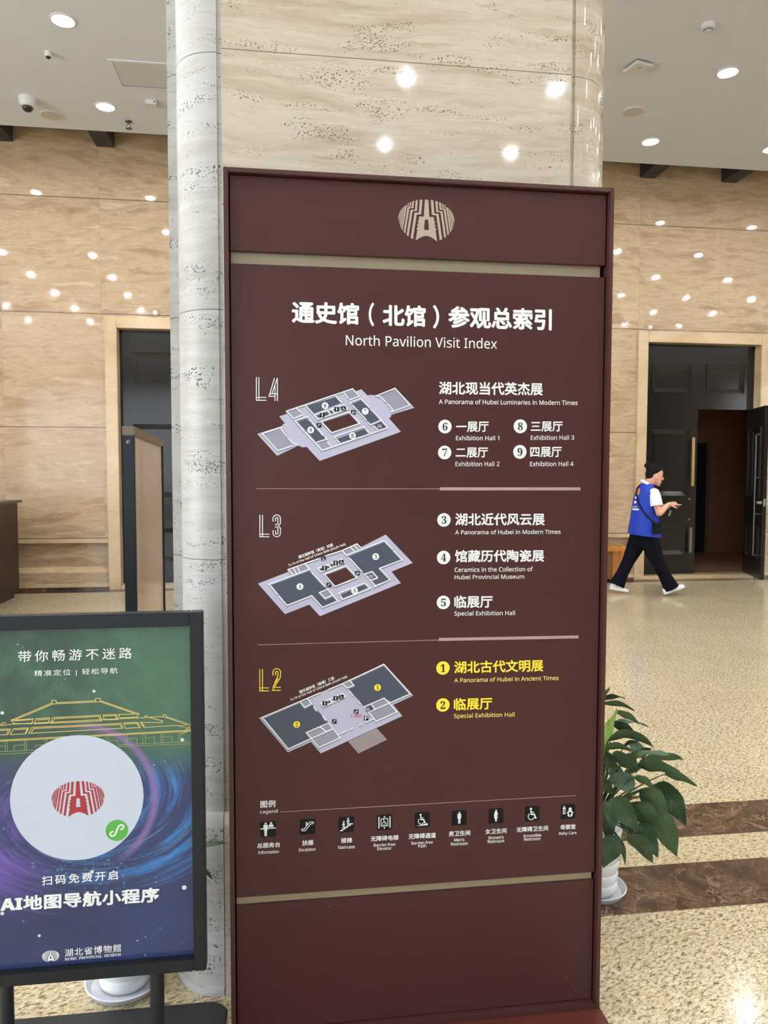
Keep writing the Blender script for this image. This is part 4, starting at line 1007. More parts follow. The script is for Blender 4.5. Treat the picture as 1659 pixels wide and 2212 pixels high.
def poster_mat():
    t = NT('map_app_poster'); P = t.obj(); x, y, z = t.sep(P)
    x0, z0 = -0.487, 0.727
    u = t.math('SUBTRACT', x, 0.0); v = z
    # object origin sits at the stand's foot: x is measured from the poster's middle line
    h = t.math('DIVIDE', t.math('SUBTRACT', z, iz0), iz1-iz0)
    n1 = t.noise(P, 11, 6, 0.65, 0.2); n2 = t.noise(P, 3.2, 4, 0.6)
    green = t.ramp(n1, [(0.3, sr(58, 84, 76)), (0.5, sr(72, 108, 90)), (0.72, sr(96, 144, 116))])
    rightw = t.step(t.math('ADD', u, t.math('MULTIPLY', n2, .12)), -0.02, 0.30)
    green = t.mix(t.math('MULTIPLY', rightw, 0.55), green, sr(104, 158, 124))
    navy = t.ramp(n2, [(0.3, sr(56, 66, 108)), (0.6, sr(66, 82, 136)), (0.8, sr(58, 62, 120))])
    c = t.mix(t.step(t.math('ADD', h, t.math('MULTIPLY', n2, .06)), 0.56, 0.70), navy, green)
    # swirling streaks of light round the disc
    cx, cz = 0.0, z0-.015
    dx = t.math('SUBTRACT', u, cx); dz = t.math('SUBTRACT', z, cz)
    el = t.math('MULTIPLY', dz, 1.45)
    r = t.math('SQRT', t.math('ADD', t.math('MULTIPLY', dx, dx), t.math('MULTIPLY', el, el)))
    th = t.math('ARCTAN2', el, dx)
    rr = t.math('ADD', r, t.math('MULTIPLY', th, -0.045))
    s1 = t.noise(t.comb(t.math('MULTIPLY', rr, 26), t.math('MULTIPLY', th, 0.55), 2.0), 1.0, 6, 0.7)
    s2 = t.noise(t.comb(t.math('MULTIPLY', rr, 80), t.math('MULTIPLY', th, 0.9), 7.0), 1.0, 4, 0.7)
    low = t.step(h, 0.64, 0.50)                                    # only below the green part
    right = t.step(t.math('ADD', dx, t.math('MULTIPLY', dz, 0.5)), -0.22, 0.10)
    fade = t.math('MULTIPLY', low, t.step(r, 0.44, 0.26))
    blue = t.math('MULTIPLY', fade, t.math('MULTIPLY', right, t.step(s1, 0.46, 0.66)))
    c = t.mix(t.math('MULTIPLY', blue, 1.0), c, sr(82, 170, 255))
    fine = t.math('MULTIPLY', fade, t.step(s2, 0.55, 0.72))
    c = t.mix(t.math('MULTIPLY', fine, 0.6), c, sr(150, 205, 255))
    leftm = t.step(dx, -0.02, -0.24)
    purple = t.math('MULTIPLY', t.math('MULTIPLY', fade, leftm), t.step(s1, 0.38, 0.62))
    c = t.mix(t.math('MULTIPLY', purple, 0.95), c, sr(164, 120, 240))
    c = t.mix(t.math('MULTIPLY', t.math('MULTIPLY', fade, leftm), t.math('MULTIPLY', t.step(s2, 0.5, 0.7), 0.6)), c, sr(186, 150, 226))
    # violet halo on the right rim of the disc
    R = math.hypot(0.158, 0)
    rc = t.math('SQRT', t.math('ADD', t.math('MULTIPLY', dx, dx), t.math('MULTIPLY', t.math('SUBTRACT', z, z0), t.math('SUBTRACT', z, z0))))
    halo = t.math('MULTIPLY', t.step(t.math('ABSOLUTE', t.math('SUBTRACT', rc, 0.176)), 0.014, 0.0), t.step(t.math('ADD', dx, t.math('MULTIPLY', dz, 0.3)), 0.02, 0.12))
    c = t.mix(t.math('MULTIPLY', halo, 0.85), c, sr(176, 140, 206))
    # sparks
    st = t.voro(P, 42); sn = t.noise(P, 7, 3)
    sp = t.math('MULTIPLY', t.math('LESS_THAN', st, 0.10), t.step(sn, 0.55, 0.6))
    c = t.mix(t.math('MULTIPLY', sp, 0.75), c, sr(220, 230, 245))
    t.base(t.mix(1.0, c, (0.52, 0.53, 0.56), 'MULTIPLY'))
    return t.set(0.28, 0, 0.5)
bm = B(); vs = [bm.verts.new(p) for p in ((ix0, GY+.004, iz0), (ix1, GY+.004, iz0), (ix1, GY+.004, iz1), (ix0, GY+.004, iz1))]
box(bm, ix0, ix1, GY+.004, GY+.008, iz0, iz1); bmesh.ops.delete(bm, geom=vs, context='VERTS')
poster = obj('poster', bm, poster_mat(), stand)
ps = Sheet(GY+.0035, poster)
cA = crop(0, 1300, .3014); cB = crop(0, 1800, .3255); cD = crop(0, 1480, .2592)
def TP(name, body, c, BL, BR, TL, **kw): return ps.text(name, body, c(*BL), c(*BR), c(*TL), M_WHITE, **kw)
TP('poster_lettering', '带你畅游不迷路', cA, (130, 434), (946, 406), (130, 352), space=1.42, bold=.008)
TP('poster_lettering', '精准定位 | 轻松导航', cA, (246, 541), (844, 519), (246, 491), space=1.22, bold=.004)
TP('poster_lettering', '扫码免费开启', cA, (300, 2034), (845, 1990), (300, 1965), space=1.32, bold=.014)
TP('poster_lettering', 'AI地图导航小程序', cB, (2, 524), (1056, 455), (2, 422), bold=.034, space=1.05, face='sansbold')
TP('museum_name_lettering', '湖北省博物館', cB, (430, 820), (804, 784), (430, 768), space=1.15, bold=.008)
TP('museum_name_lettering', 'HUBEI  PROVINCIAL  MUSEUM', cB, (430, 845), (803, 812), (430, 827), bold=.006, face='serif')
CD = ps.pt(*cA(556, 1405)); RD = (ps.pt(*cA(1035, 1405)).x-ps.pt(*cA(78, 1405)).x)/2
bm = B(); ps.disc(bm, (CD.x, CD.y), RD, 1, px=False, n=96); ps.link('white_disc', bm, plain('white_disc_print', (0.55, 0.61, 0.72), 0.4))
ce = ps.pt(*cA(560, 1412)); hw = (ps.pt(*cA(750, 1412)).x-ps.pt(*cA(369, 1412)).x)/2
bm = B(); emblem(ps, bm, (ce.x, ce.y), hw, 2, px=False); ps.link('emblem', bm, M_EMBRED)
ce = ps.pt(*cB(337, 815)); hw = (ps.pt(*cB(395, 815)).x-ps.pt(*cB(279, 815)).x)/2
bm = B(); emblem(ps, bm, (ce.x, ce.y), hw, 2, px=False); ps.link('emblem', bm, M_WHITE)
cs = ps.pt(*cA(838, 1638)); rs = (ps.pt(*cA(919, 1638)).x-ps.pt(*cA(757, 1638)).x)/2
bm = B(); ps.disc(bm, (cs.x, cs.y), rs, 2, px=False); ps.link('green_badge', bm, M_GREENP)
bm = B()
q = lambda x, y: (cs.x+x*rs, cs.y+y*rs)
pts = [q(-.06, -.02)]
S1 = [q(*p) for p in ([(.30*math.cos(a)+.33, .26*math.sin(a)+.28) for a in [math.radians(-60+k*20) for k in range(0, 13)]] )]
path = [(.30, .06), (.44, .10), (.58, .22), (.60, .36), (.50, .48), (.34, .50), (.20, .42), (.10, .26), (.0, .0), (-.10, -.26), (-.20, -.42), (-.34, -.50), (-.50, -.48), (-.60, -.36), (-.58, -.22), (-.44, -.10), (-.30, -.06)]
ps.stroke(bm, [q(*p) for p in path], rs*.15, 3, px=False); ps.link('badge_curl', bm, M_WHITE)
# golden line drawing of the museum's roofs
GL = [
 [(435, 157), (838, 138)], [(435, 152), (430, 128), (466, 126), (468, 146), (797, 130), (795, 112), (833, 108), (835, 132)], [(430, 150), (92, 292)], [(440, 157), (106, 297)], [(835, 128), (1160, 240)], [(838, 138), (1120, 236)],
 [(92, 292), (278, 280), (262, 322), (120, 320), (92, 292)], [(120, 298), (262, 288)], [(300, 280), (415, 272), (402, 315), (285, 322), (300, 280)], [(312, 290), (402, 283)], [(440, 270), (835, 250), (850, 298), (422, 318), (440, 270)], [(440, 308), (456, 280), (825, 260), (835, 288)],
 [(858, 250), (968, 243), (985, 285), (870, 290), (858, 250)], [(870, 258), (960, 252), (972, 278)], [(985, 245), (1160, 238), (1140, 266), (1000, 272), (985, 245)],
 [(0, 336), (120, 324), (1240, 268), (1360, 300), (1350, 312), (1170, 310)], [(0, 326), (18, 325), (18, 314), (42, 313), (42, 322)], [(1205, 266), (1207, 256), (1230, 255), (1232, 264)],
 [(0, 368), (88, 365), (65, 412), (0, 414)], [(0, 378), (72, 374), (54, 404)], [(115, 362), (240, 355), (218, 405), (85, 412), (115, 362)], [(122, 372), (228, 365), (210, 398)], [(265, 352), (1010, 318), (1025, 358), (240, 402), (265, 352)], [(262, 395), (280, 362), (1000, 328), (1010, 352)],
 [(1030, 315), (1150, 310), (1170, 352), (1045, 360), (1030, 315)], [(1042, 323), (1142, 318), (1156, 346)], [(1170, 312), (1200, 352), (1470, 335), (1590, 362), (1540, 374)], [(1182, 316), (1205, 342)],
 [(1250, 266), (1365, 262), (1363, 246), (1385, 245), (1386, 262), (1590, 328), (1490, 338)], [(1365, 268), (1385, 270), (1565, 330)], [(1590, 342), (1550, 362)],
 [(0, 458), (1590, 374)], [(0, 468), (1590, 383)], [(1590, 376), (1510, 405)]]
GT = [[(x, ya), (x, yb)] for x, ya, yb in ((45, 464, 555), (62, 464, 554), (205, 458, 548), (222, 457, 547), (375, 449, 520), (392, 448, 510), (880, 420, 450), (900, 419, 462), (1043, 412, 496), (1060, 411, 495), (1190, 404, 489), (1210, 403, 488), (1340, 396, 481), (1358, 395, 480), (1488, 389, 475), (1505, 388, 474))]
GT += [[(0, 510), (45, 508)], [(118, 545), (118, 502), (200, 498)], [(295, 525), (295, 502), (375, 495)], [(910, 465), (980, 462), (980, 492)], [(1060, 448), (1142, 443), (1142, 490)], [(1212, 440), (1288, 435), (1288, 485)], [(1358, 433), (1437, 428), (1437, 475)], [(0, 555), (285, 540)], [(0, 575), (270, 562)], [(985, 498), (1585, 470)], [(985, 512), (1585, 488)]]
M_GOLDL = plain('gold_line_print', sr(226, 200, 118), 0.5); M_GOLDT = plain('pale_gold_line_print', sr(160, 170, 110), 0.5)
for nm, LN, mt, wd in (('building_drawing', GL, M_GOLDL, .0015), ('column_drawing', GT, M_GOLDT, .0010)):
    bm = B()
    for i, st in enumerate(LN):
        cl = st[0] == st[-1]
        ps.stroke(bm, [cD(*p) for p in (st[:-1] if cl else st)], wd, .4+.01*i, closed=cl)
    ps.link(nm, bm, mt)
# small bright squares below the disc
rnd = random.Random(5)
for tone, mt in ((0, plain('dim_cyan_print', sr(74, 112, 178), .5)), (1, plain('bright_cyan_print', sr(110, 178, 226), .5))):
    bm = B()
    for r in range(11):
        for cN in range(34):
            x = 60+cN*8.6+r*1.2; y = 1848+r*8.4-cN*.35
            dn = math.exp(-((x-190)/95)**2)*(1.0 if r < 7 else .45)
            if rnd.random() > dn*(.65 if tone == 0 else .12): continue
            a = ps.pt(x, y); s_ = .0022
            ps.stroke(bm, [(a.x-s_, a.y-s_*.8), (a.x+s_, a.y-s_*.8), (a.x+s_, a.y+s_*.8), (a.x-s_, a.y+s_*.8)], .0007, .3+tone*.1, px=False, closed=True)
    o = ps.link('pixel_pattern', bm, mt); o['kind'] = 'stuff'
bm = B()
for i, (x, y, r) in enumerate(((203, 1493, 3.2), (5, 1540, 3.6), (394, 1598, 4), (398, 1917, 5), (85, 2021, 3.2), (199, 1883, 4), (5, 1973, 4), (22, 1942, 2.2))):
    ps.disc(bm, (x, y), r*.0011, 1.5+.01*i, n=14)
o = ps.link('light_specks', bm, M_EMB if False else plain('pale_speck_print', sr(214, 222, 226), .5))

# ------------------------------------------------------------------ display board seen on edge
d0 = Vector((-0.078, 0.997, 0)).normalized(); n0 = Vector((d0.y, -d0.x, 0))     # n0 looks to +X
bl = 1.42; th = .044
o0 = Vector((-0.618, 3.0, 0))       # near left corner of the board's foot
board = thing('display_board', 'tall narrow black framed display board seen on edge before the closed door', 'display board', (-0.62, 3.6, 0))
def bd(bm, a0, a1, t0, t1, z0, z1, bev=0):
    bb = bmesh.new(); box(bb, a0, a1, t0, t1, z0, z1, bev)
    Tm = Matrix(((d0.x, n0.x, 0, o0.x), (d0.y, n0.y, 0, o0.y), (0, 0, 1, 0), (0, 0, 0, 1)))
    bmesh.ops.transform(bb, matrix=Tm, verts=bb.verts)
    me = bpy.data.meshes.new('t'); bb.to_mesh(me); bb.free(); bm.from_mesh(me); bpy.data.meshes.remove(me)
BT = 1.672
for a, b in ((0, .026), (bl-.03, bl)):
    bm = B(); bd(bm, a, b, 0, th, .06, BT-.036, .002); obj('upright', bm, M_NAVYF, board)
bm = B(); bd(bm, -.001, bl+.001, -.001, th+.001, BT-.036, BT, .002); obj('rail', bm, M_BRONZEF, board)
bm = B(); bd(bm, 0, bl, 0, th, .03, .06, .002); obj('rail', bm, M_BRONZEF, board)
bm = B(); bd(bm, .026, bl-.03, .010, th-.010, .06, BT-.036); obj('panel', bm, M_TANP, board)
bm = B(); bd(bm, bl-.034, bl-.026, th-.012, th+.002, .06, BT-.036); obj('edge_seal', bm, M_BLACK, board)
for a in (.1, bl-.15):
    bm = B(); bd(bm, a, a+.05, -.16, th+.16, 0, .03, .004); obj('foot', bm, M_NAVYF, board)
bm = B(); p = o0+n0*(th*.52)+Vector((0, 0, BT-.062)); lathe(bm, [(.0085, .002), (.0085, -.003), (.005, -.005)], p, 16, 'y'); obj('bolt', bm, M_DKSTEEL, board)
bm = B(); lathe(bm, [(.004, -.0045), (.004, -.0056)], p, 6, 'y'); obj('bolt_socket', bm, M_BLACK, board)

# ------------------------------------------------------------------ counter and bench
ct = thing('service_counter', 'dark wood service counter with a stone top at the left edge', 'counter', (-3.7, 8.4, 0))
bm = B(); box(bm, -5.2, -3.125, 7.2, 9.30, .10, 1.118, .003); obj('body', bm, M_WOOD, ct)
bm = B(); box(bm, -5.24, -3.09, 7.16, 9.37, 1.118, 1.15, .004); obj('worktop', bm, M_STONE, ct)
bm = B(); box(bm, -5.1, -3.165, 7.28, 9.24, 0, .10); obj('plinth', bm, M_BLACK, ct)
bn = thing('wooden_bench', 'orange wooden bench against the stone wall behind the walking person', 'bench', (4.0, 9.5, 0))
bxa, bxb, bya, byb = 3.32, 4.515, 9.38, 9.69
bm = B(); box(bm, bxa, bxb, bya, byb, .44, .505, .006); obj('seat', bm, M_ORWOOD, bn)
for xa in (bxa, bxb-.075):
    for ya in (bya, byb-.06):
        bm = B(); box(bm, xa, xa+.075, ya, ya+.06, 0, .44, .004); obj('leg', bm, M_ORWOOD, bn)
bm = B(); box(bm, bxa+.075, bxb-.075, byb-.05, byb-.02, .03, .44); obj('back_panel', bm, M_GREYWOOD, bn)

# ------------------------------------------------------------------ potted peace lilies
def blade(bm, base, tip, w, sag=0.25, tilt=0.0, seg=10, side=None, cup=0.18):
    """pointed leaf blade arching from base to tip, folded a little along the midrib"""
    b, t = Vector(base), Vector(tip); d = t-b; L = d.length
    s0 = Vector(side) if side else d.cross(Vector((0, 0, 1)))
    if s0.length < 1e-3: s0 = Vector((1, 0, 0))
    mid = (b+t)/2+Vector((0, 0, sag*L))
    rows = []; uvl = bm.loops.layers.uv.verify(); uvs = {}
    for i in range(seg+1):
        u = i/seg
        p = b*(1-u)**2+mid*(2*u*(1-u))+t*u*u
        tg = ((mid-b)*(2*(1-u))+(t-mid)*(2*u)).normalized()
        sd = (s0-tg*s0.dot(tg)).normalized(); nm = sd.cross(tg).normalized()
        if nm.z < 0: nm = -nm
        ct_, st_ = math.cos(tilt), math.sin(tilt); sd2 = sd*ct_+nm*st_; nm2 = nm*ct_-sd*st_
        ww = w/2*(math.sin(PI*min(1, (u*0.96+.02))**0.72)**0.85)*(1.0 if u < .5 else 1-.25*((u-.5)/.5)**2)
        if i == seg: ww = .0006
        row = []
        for k in (-1, -.5, 0, .5, 1):
            wav = .07*w*math.sin(11*u+k*2.0+L*40)*abs(k)
            vv = bm.verts.new(p+sd2*(ww*k)+nm2*(abs(k)*ww*cup+wav)); uvs[vv] = ((k+1)/2, u); row.append(vv)
        rows.append(row)
    for A, Bq in zip(rows, rows[1:]):
        for k in range(4):
            f = bm.faces.new((A[k], A[k+1], Bq[k+1], Bq[k]))
            for l in f.loops: l[uvl].uv = uvs[l.vert]
def leaf(parent, crown, base, tip, w, mat=None, sag=.2, tilt=0.0, side=None, name='leaf'):
    bm = B(); blade(bm, base, tip, w, sag, tilt, side=side)
    c = Vector(crown); b = Vector(base); d = (Vector(tip)-b).normalized()
    m = (c+b)/2+Vector((0, 0, .12*(b-c).length)); m2 = b-d*.02
    pts = [c*(1-u)**2+m*(2*u*(1-u))+b*u*u for u in (0, .25, .5, .75, 1.0)]
    tube(bm, pts, [.0035, .003, .0028, .0025, .0022], 6)
    return obj(name, bm, mat or M_LEAF, parent, 60)
def pot(parent, c, h=.27, r0=.066, r1=.084, rs=.106):
    bm = B(); prof = [(r0*.9, .008)]
    n = 7
    for i in range(n):
        za = .010+h*i/n; zb = .010+h*(i+1)/n; ra = r0+(r1-r0)*i/n; rb = r0+(r1-r0)*(i+1)/n
        prof += [(ra-.001, za), (ra+.004, za+.25*(zb-za)), (rb+.005, za+.75*(zb-za)), (rb+.003, zb-.002), (rb-.001, zb-.0005)]
    prof += [(r1+.006, h+.012), (r1+.006, h+.018), (r1-.002, h+.018), (r1-.004, h-.02), (.002, h-.021)]
    lathe(bm, prof, c, 40); o = obj('pot', bm, M_POT, parent, 50)
    bm = B(); lathe(bm, [(.003, h-.012), (r1-.004, h-.014)], c, 28, cap=False); ellipsoid(bm, (c[0], c[1], c[2]+h-.018), (r1-.006, r1-.006, .012), 20); obj('soil', bm, M_SOIL, parent)
    bm = B(); lathe(bm, [(rs*.82, 0), (rs*.86, .003), (rs, .026), (rs-.004, .028), (rs*.84, .008), (.003, .007)], c, 40); obj('saucer', bm, M_SAUCER, parent, 40)
pc = (1.098, 2.468, 0.0009)
plant = thing('potted_plant', 'leafy green peace lily in a white ribbed pot beside the maroon directory', 'plant', pc, 'peace lilies in white ribbed pots')
pot(plant, pc)
crown = (pc[0], pc[1], .27)
c8 = crop(1240, 1440, .3489)
LV = [((185, 215), (222, 118), 46, 2.40, .1, M_LEAF2), ((150, 225), (318, 198), 46, 2.42, .25, None), ((170, 235), (376, 274), 40, 2.36, .22, None), ((262, 280), (406, 356), 46, 2.38, .12, M_LEAF2),
 ((192, 480), (268, 262), 84, 2.30, .05, M_LEAF3), ((230, 352), (395, 432), 62, 2.46, .12, None), ((205, 462), (496, 505), 74, 2.40, .38, None), ((160, 505), (375, 528), 54, 2.34, .18, M_LEAF2), ((300, 510), (415, 455), 60, 2.50, .15, None),
 ((390, 560), (492, 505), 70, 2.52, .1, M_LEAF2), ((410, 600), (682, 578), 78, 2.48, .18, M_LEAF2), ((388, 610), (668, 668), 100, 2.40, .12, M_LEAF2), ((560, 665), (762, 740), 56, 2.48, .12, M_LEAF2),
 ((505, 735), (695, 985), 150, 2.44, .22, None), ((425, 755), (575, 960), 125, 2.36, .14, M_LEAF2), ((378, 680), (492, 760), 56, 2.32, .12, M_LEAF2), ((235, 545), (388, 655), 84, 2.30, .15, None), ((185, 555), (272, 640), 74, 2.34, .2, None),
 ((375, 745), (205, 705), 105, 2.36, .2, None), ((250, 812), (390, 1022), 125, 2.27, .10, M_LEAF2), ((235, 830), (240, 1008), 105, 2.33, .12, None), ((365, 840), (528, 1065), 135, 2.33, .14, None), ((402, 975), (520, 1185), 110, 2.30, .10, None),
 ((500, 905), (635, 1180), 140, 2.38, .10, M_LEAF2), ((345, 1040), (490, 1218), 105, 2.26, .12, None), ((262, 1050), (178, 1245), 115, 2.30, .12, None), ((292, 1075), (318, 1230), 30, 2.31, .05, None), ((190, 900), (222, 1090), 90, 2.31, .1, None),
 ((285, 975), (385, 1045), 80, 2.34, .15, None), ((185, 720), (245, 795), 66, 2.31, .15, None), ((330, 540), (385, 660), 60, 2.36, .1, None), ((300, 700), (190, 640), 90, 2.42, .2, None), ((440, 560), (330, 480), 70, 2.52, .2, None), ((300, 870), (420, 800), 110, 2.48, .2, None), ((560, 770), (420, 860), 100, 2.56, .2, None)]
for (b, t, w, Y, sag, mt) in LV:
    pb = onY(*c8(*b), Y); pt = onY(*c8(*t), Y-.02+.05*math.sin(b[0]*.37)); wm = w*.3489*pb.y/FPX*1.22
    s_ = Vector((pt-pb)); sd = Vector((s_.z, 0.55*s_.length, -s_.x))
    leaf(plant, crown, pb, pt, wm, mt, sag, side=sd)
rnd = random.Random(3)
for i in range(14):
    a = rnd.uniform(-.35, 2.6); rr = rnd.uniform(.03, .10); z = rnd.uniform(.36, .60)
    b = Vector((pc[0]+rr*math.cos(a)*.9, pc[1]+rr*math.sin(a), z)); l = rnd.uniform(.12, .19)
    t = b+Vector((math.cos(a)*l, math.sin(a)*l, rnd.uniform(-.1, .05)))
    if t.x < 1.03: t.x = 1.03+rnd.random()*.03
    leaf(plant, crown, b, t, rnd.uniform(.04, .065), M_LEAF2 if i % 3 else M_LEAF, .25)
qc = (-0.468, 2.185, 0.0009)
plant2 = thing('potted_plant', 'peace lily in a white ribbed pot mostly hidden behind the poster stand', 'plant', qc, 'peace lilies in white ribbed pots')
pot(plant2, qc, .27, .066, .088, .112)
crown2 = (qc[0], qc[1], .27)
for i in range(18):
    a = i*2.399; z = .34+.14*(i/18); rr = .02+.03*rnd.random()
    b = Vector((qc[0]+rr*math.cos(a), qc[1]+rr*math.sin(a)*.8, z)); l = rnd.uniform(.09, .15)
    t = b+Vector((math.cos(a)*l, math.sin(a)*l*.8, rnd.uniform(-.12, .03)))
    t.x = min(t.x, -.36); t.y = max(1.90, t.y)
    leaf(plant2, crown2, b, t, rnd.uniform(.035, .055), M_LEAF2 if i % 3 else M_LEAF, .22)
leaf(plant2, crown2, onY(400, 1850, 2.04), onY(497, 1822, 2.03), .020, M_LEAF, .22, side=(0, 1, .5))
leaf(plant2, crown2, onY(415, 1870, 2.04), onY(459, 1899, 2.02), .022, M_LEAF, .25, side=(0, 1, .5))

# ------------------------------------------------------------------ the person walking past the door
PB = (4.335, 8.56, 0.0)
HEAD = -0.20
man = thing('person', 'person in a blue vest and black trousers walking past the door, looking at their hands', 'person', PB, rz=HEAD)
def Lp(cx, cy, y=0.0): return Vector(((cx-600)*.00081, y, (2036-cy)*.000842))
HP = Lp(752, 318); Rh = Matrix.Rotation(0.20, 3, 'Y')           # head centre, bowed forward
def head_local(x, y, z): return HP+Rh @ Vector((x, y, z))
HS = 0.97
prof = [(-.112, .070, .035, .022), (-.104, .080, .012, .036), (-.088, .085, -.012, .048), (-.066, .086, -.035, .056), (-.045, .084, -.055, .062), (-.02, .084, -.072, .067), (.01, .080, -.086, .071),
        (.035, .086, -.094, .074), (.065, .084, -.096, .073), (.088, .070, -.086, .063), (.105, .045, -.062, .045), (.113, .012, -.024, .018)]
body = B()
rings = []
for z, xf, xb, w in prof:
    ring = []
    for k in range(24):
        a = 2*PI*k/24; cxx = (xf+xb)/2; hx = (xf-xb)/2
        sx, sy = math.cos(a), math.sin(a)
        e = 0.86
        ring.append(head_local((cxx+hx*math.copysign(abs(sx)**e, sx))*HS, w*math.copysign(abs(sy)**e, sy)*HS, z*HS))
    rings.append(ring)
loft(body, rings)
tube(body, [head_local(.080, 0, .022), head_local(.096, 0, -.004), head_local(.104, 0, -.020), head_local(.088, 0, -.028)], [.008, .011, .013, .010], 10, round_caps=True)   # nose
for s in (-1, 1): ellipsoid(body, head_local(.090, s*.011, -.023), (.010, .008, .007), 10)
ellipsoid(body, head_local(.070, 0, .034), (.018, .050, .008), 14, Rh)      # brow
ellipsoid(body, head_local(.078, 0, -.060), (.014, .022, .012), 12)          # mouth
ellipsoid(body, head_local(.074, 0, -.098), (.014, .018, .014), 12)          # chin
for s in (-1, 1):                                                              # ears
    ellipsoid(body, head_local(.002, s*.077, -.012), (.018, .010, .031), 14, Matrix.Rotation(.2, 3, 'Y'))
    ellipsoid(body, head_local(-.002, s*.071, -.036), (.010, .008, .012), 10)
tube(body, [Lp(640, 520), Lp(655, 450), Lp(690, 380), head_local(-.02, 0, -.03)], [(.075, .07), .056, .052, .055], 16, round_caps=True)   # neck
# trunk and limbs under the clothes
tube(body, [Lp(600, 1230), Lp(610, 1050), Lp(600, 850), Lp(595, 680), Lp(610, 560), Lp(635, 480)], [(.12, .08), (.13, .10), (.13, .10), (.16, .11), (.16, .10), (.08, .06)], 20, ref=(0, 1, 0), round_caps=True)
def arm(sg, sh_, el, wr):
    tube(body, [sh_, (sh_*.5+el*.5), el], [.052, .047, .040], 14, round_caps=True)
    tube(body, [el, el*.7+wr*.3, wr*.7+el*.3, wr], [.041, .041, .032, (.027, .022)], 14, round_caps=True)
shR, elR, wrR = Lp(695, 590, -.165), Lp(748, 838, -.215), Lp(912, 716, -.125)
shL, elL, wrL = Lp(690, 590, .165), Lp(735, 850, .200), Lp(885, 745, .085)
arm(-1, shR, elR, wrR); arm(1, shL, elL, wrL)
def hand(wr, dirv, palmn, spread, curls, thumb):
    """palm with four fingers and a thumb; dirv along the hand, palmn out of the palm"""
    d = dirv.normalized(); n = (palmn-d*palmn.dot(d)).normalized(); s = d.cross(n)
    c1_ = wr+d*.028; c2_ = wr+d*.085
    tube(body, [wr, c1_, c2_], [(.026, .016), (.036, .015), (.040, .013)], 14, ref=s, round_caps=True)
    for i, (off, ln, rr) in enumerate(((-.030, .066, .0085), (-.010, .074, .009), (.010, .070, .0085), (.028, .056, .0075))):
        cu = curls[i]; p = c2_+s*off; q0 = p-d*.02; a = 0; pts = [q0, p]; seg = ln/3
        for j in range(3):
            a += cu; p = p+(d*math.cos(a)+n*math.sin(a)+s*spread*off*3)*seg; pts.append(p)
        tube(body, pts, [rr*1.05, rr*1.05, rr, rr*.92, rr*.8], 8, round_caps=True)
    b = wr+d*.030+s*(-.030)*thumb[0]; t1 = b+(d*.6+s*(-.65)*thumb[0]+n*thumb[1])*.036; t2 = t1+(d*.85+s*(-.2)*thumb[0]+n*thumb[1])*.034
    tube(body, [b-d*.012, b, t1, t2], [.012, .0125, .0105, .0085], 8, round_caps=True)
hand(wrR, Vector((1, .22, .10)), Vector((0, .55, -.85)), .3, (.04, .35, .5, .62), (1, .35))
hand(wrL, Vector((1, -.20, -.10)), Vector((.1, -.35, .9)), .2, (.42, .45, .5, .55), (-1, .45))
hipR, knR, anR = Lp(650, 1230, -.085), Lp(800, 1580, -.090), Lp(960, 1925, -.075)
hipL, knL, anL = Lp(570, 1230, .085), Lp(405, 1575, .080), Lp(228, 1930, .060)
for h, kn, an in ((hipR, knR, anR), (hipL, knL, anL)):
    tube(body, [h*.85+kn*.15, h*.5+kn*.5, kn, kn*.6+an*.4, an], [.066, .066, .052, .048, .036], 14, round_caps=True)
for an, toe in ((anR, Lp(1130, 1930, -.08)), (anL, Lp(370, 2010, .06))):
    tube(body, [an-Vector((.02, 0, .01)), an+(toe-an)*.5, toe], [(.03, .03), (.034, .026), (.03, .016)], 12, round_caps=True)
bm = voxel(body, .0045, 2); bodyo = obj('body', bm, M_SKIN, man, 80, local=True)
# face details
for s in (-1, 1):
    bm = B(); ellipsoid(bm, head_local(.0765, s*.032, .012), (.006, .011, .0035), 12, Rh); obj('eye', bm, M_BLACK, man, 60, local=True)
    bm = B(); tube(bm, [head_local(.0855, s*.016, .033), head_local(.085, s*.034, .038), head_local(.074, s*.05, .034)], [.0035, .0038, .002], 8); obj('eyebrow', bm, M_HAIR, man, local=True)
bm = B(); tube(bm, [head_local(.080, -.020, -.060), head_local(.0905, 0, -.058), head_local(.080, .020, -.060)], [.003, .0062, .003], 10, round_caps=True); obj('lips', bm, M_LIPS, man, 60, local=True)
# hair gathered up in a bun
hb = B()
ellipsoid(hb, head_local(-.022, 0, .056), (.101, .079, .066), 24, Rh @ Matrix.Rotation(-.52, 3, 'Y'))
ellipsoid(hb, head_local(-.066, 0, .016), (.052, .077, .070), 24, Rh)
ellipsoid(hb, head_local(-.082, 0, -.012), (.026, .052, .040), 20, Rh)
tube(hb, [head_local(-.05, 0, .10), Lp(655, 205), Lp(640, 170)], [.05, .034, .030], 16, round_caps=True)
ellipsoid(hb, Lp(640, 168), (.040, .040, .034), 18)
for i in range(9):
    a = i*.7; tube(hb, [Lp(640, 172)+Vector((.034*math.cos(a), .034*math.sin(a), -.012)), Lp(632+10*math.cos(a*2), 160, .02*math.sin(a)), Lp(628+22*math.cos(a), 140, .03*math.sin(a))], [.008, .008, .003], 6)
bm = voxel(hb, .005, 2); obj('hair', bm, M_HAIR, man, 80, local=True)
bm = B(); ellipsoid(bm, Lp(668, 205), (.036, .036, .008), 18, Matrix.Rotation(.5, 3, 'Y')); obj('hair_tie', bm, M_BLACK, man, 60, local=True)
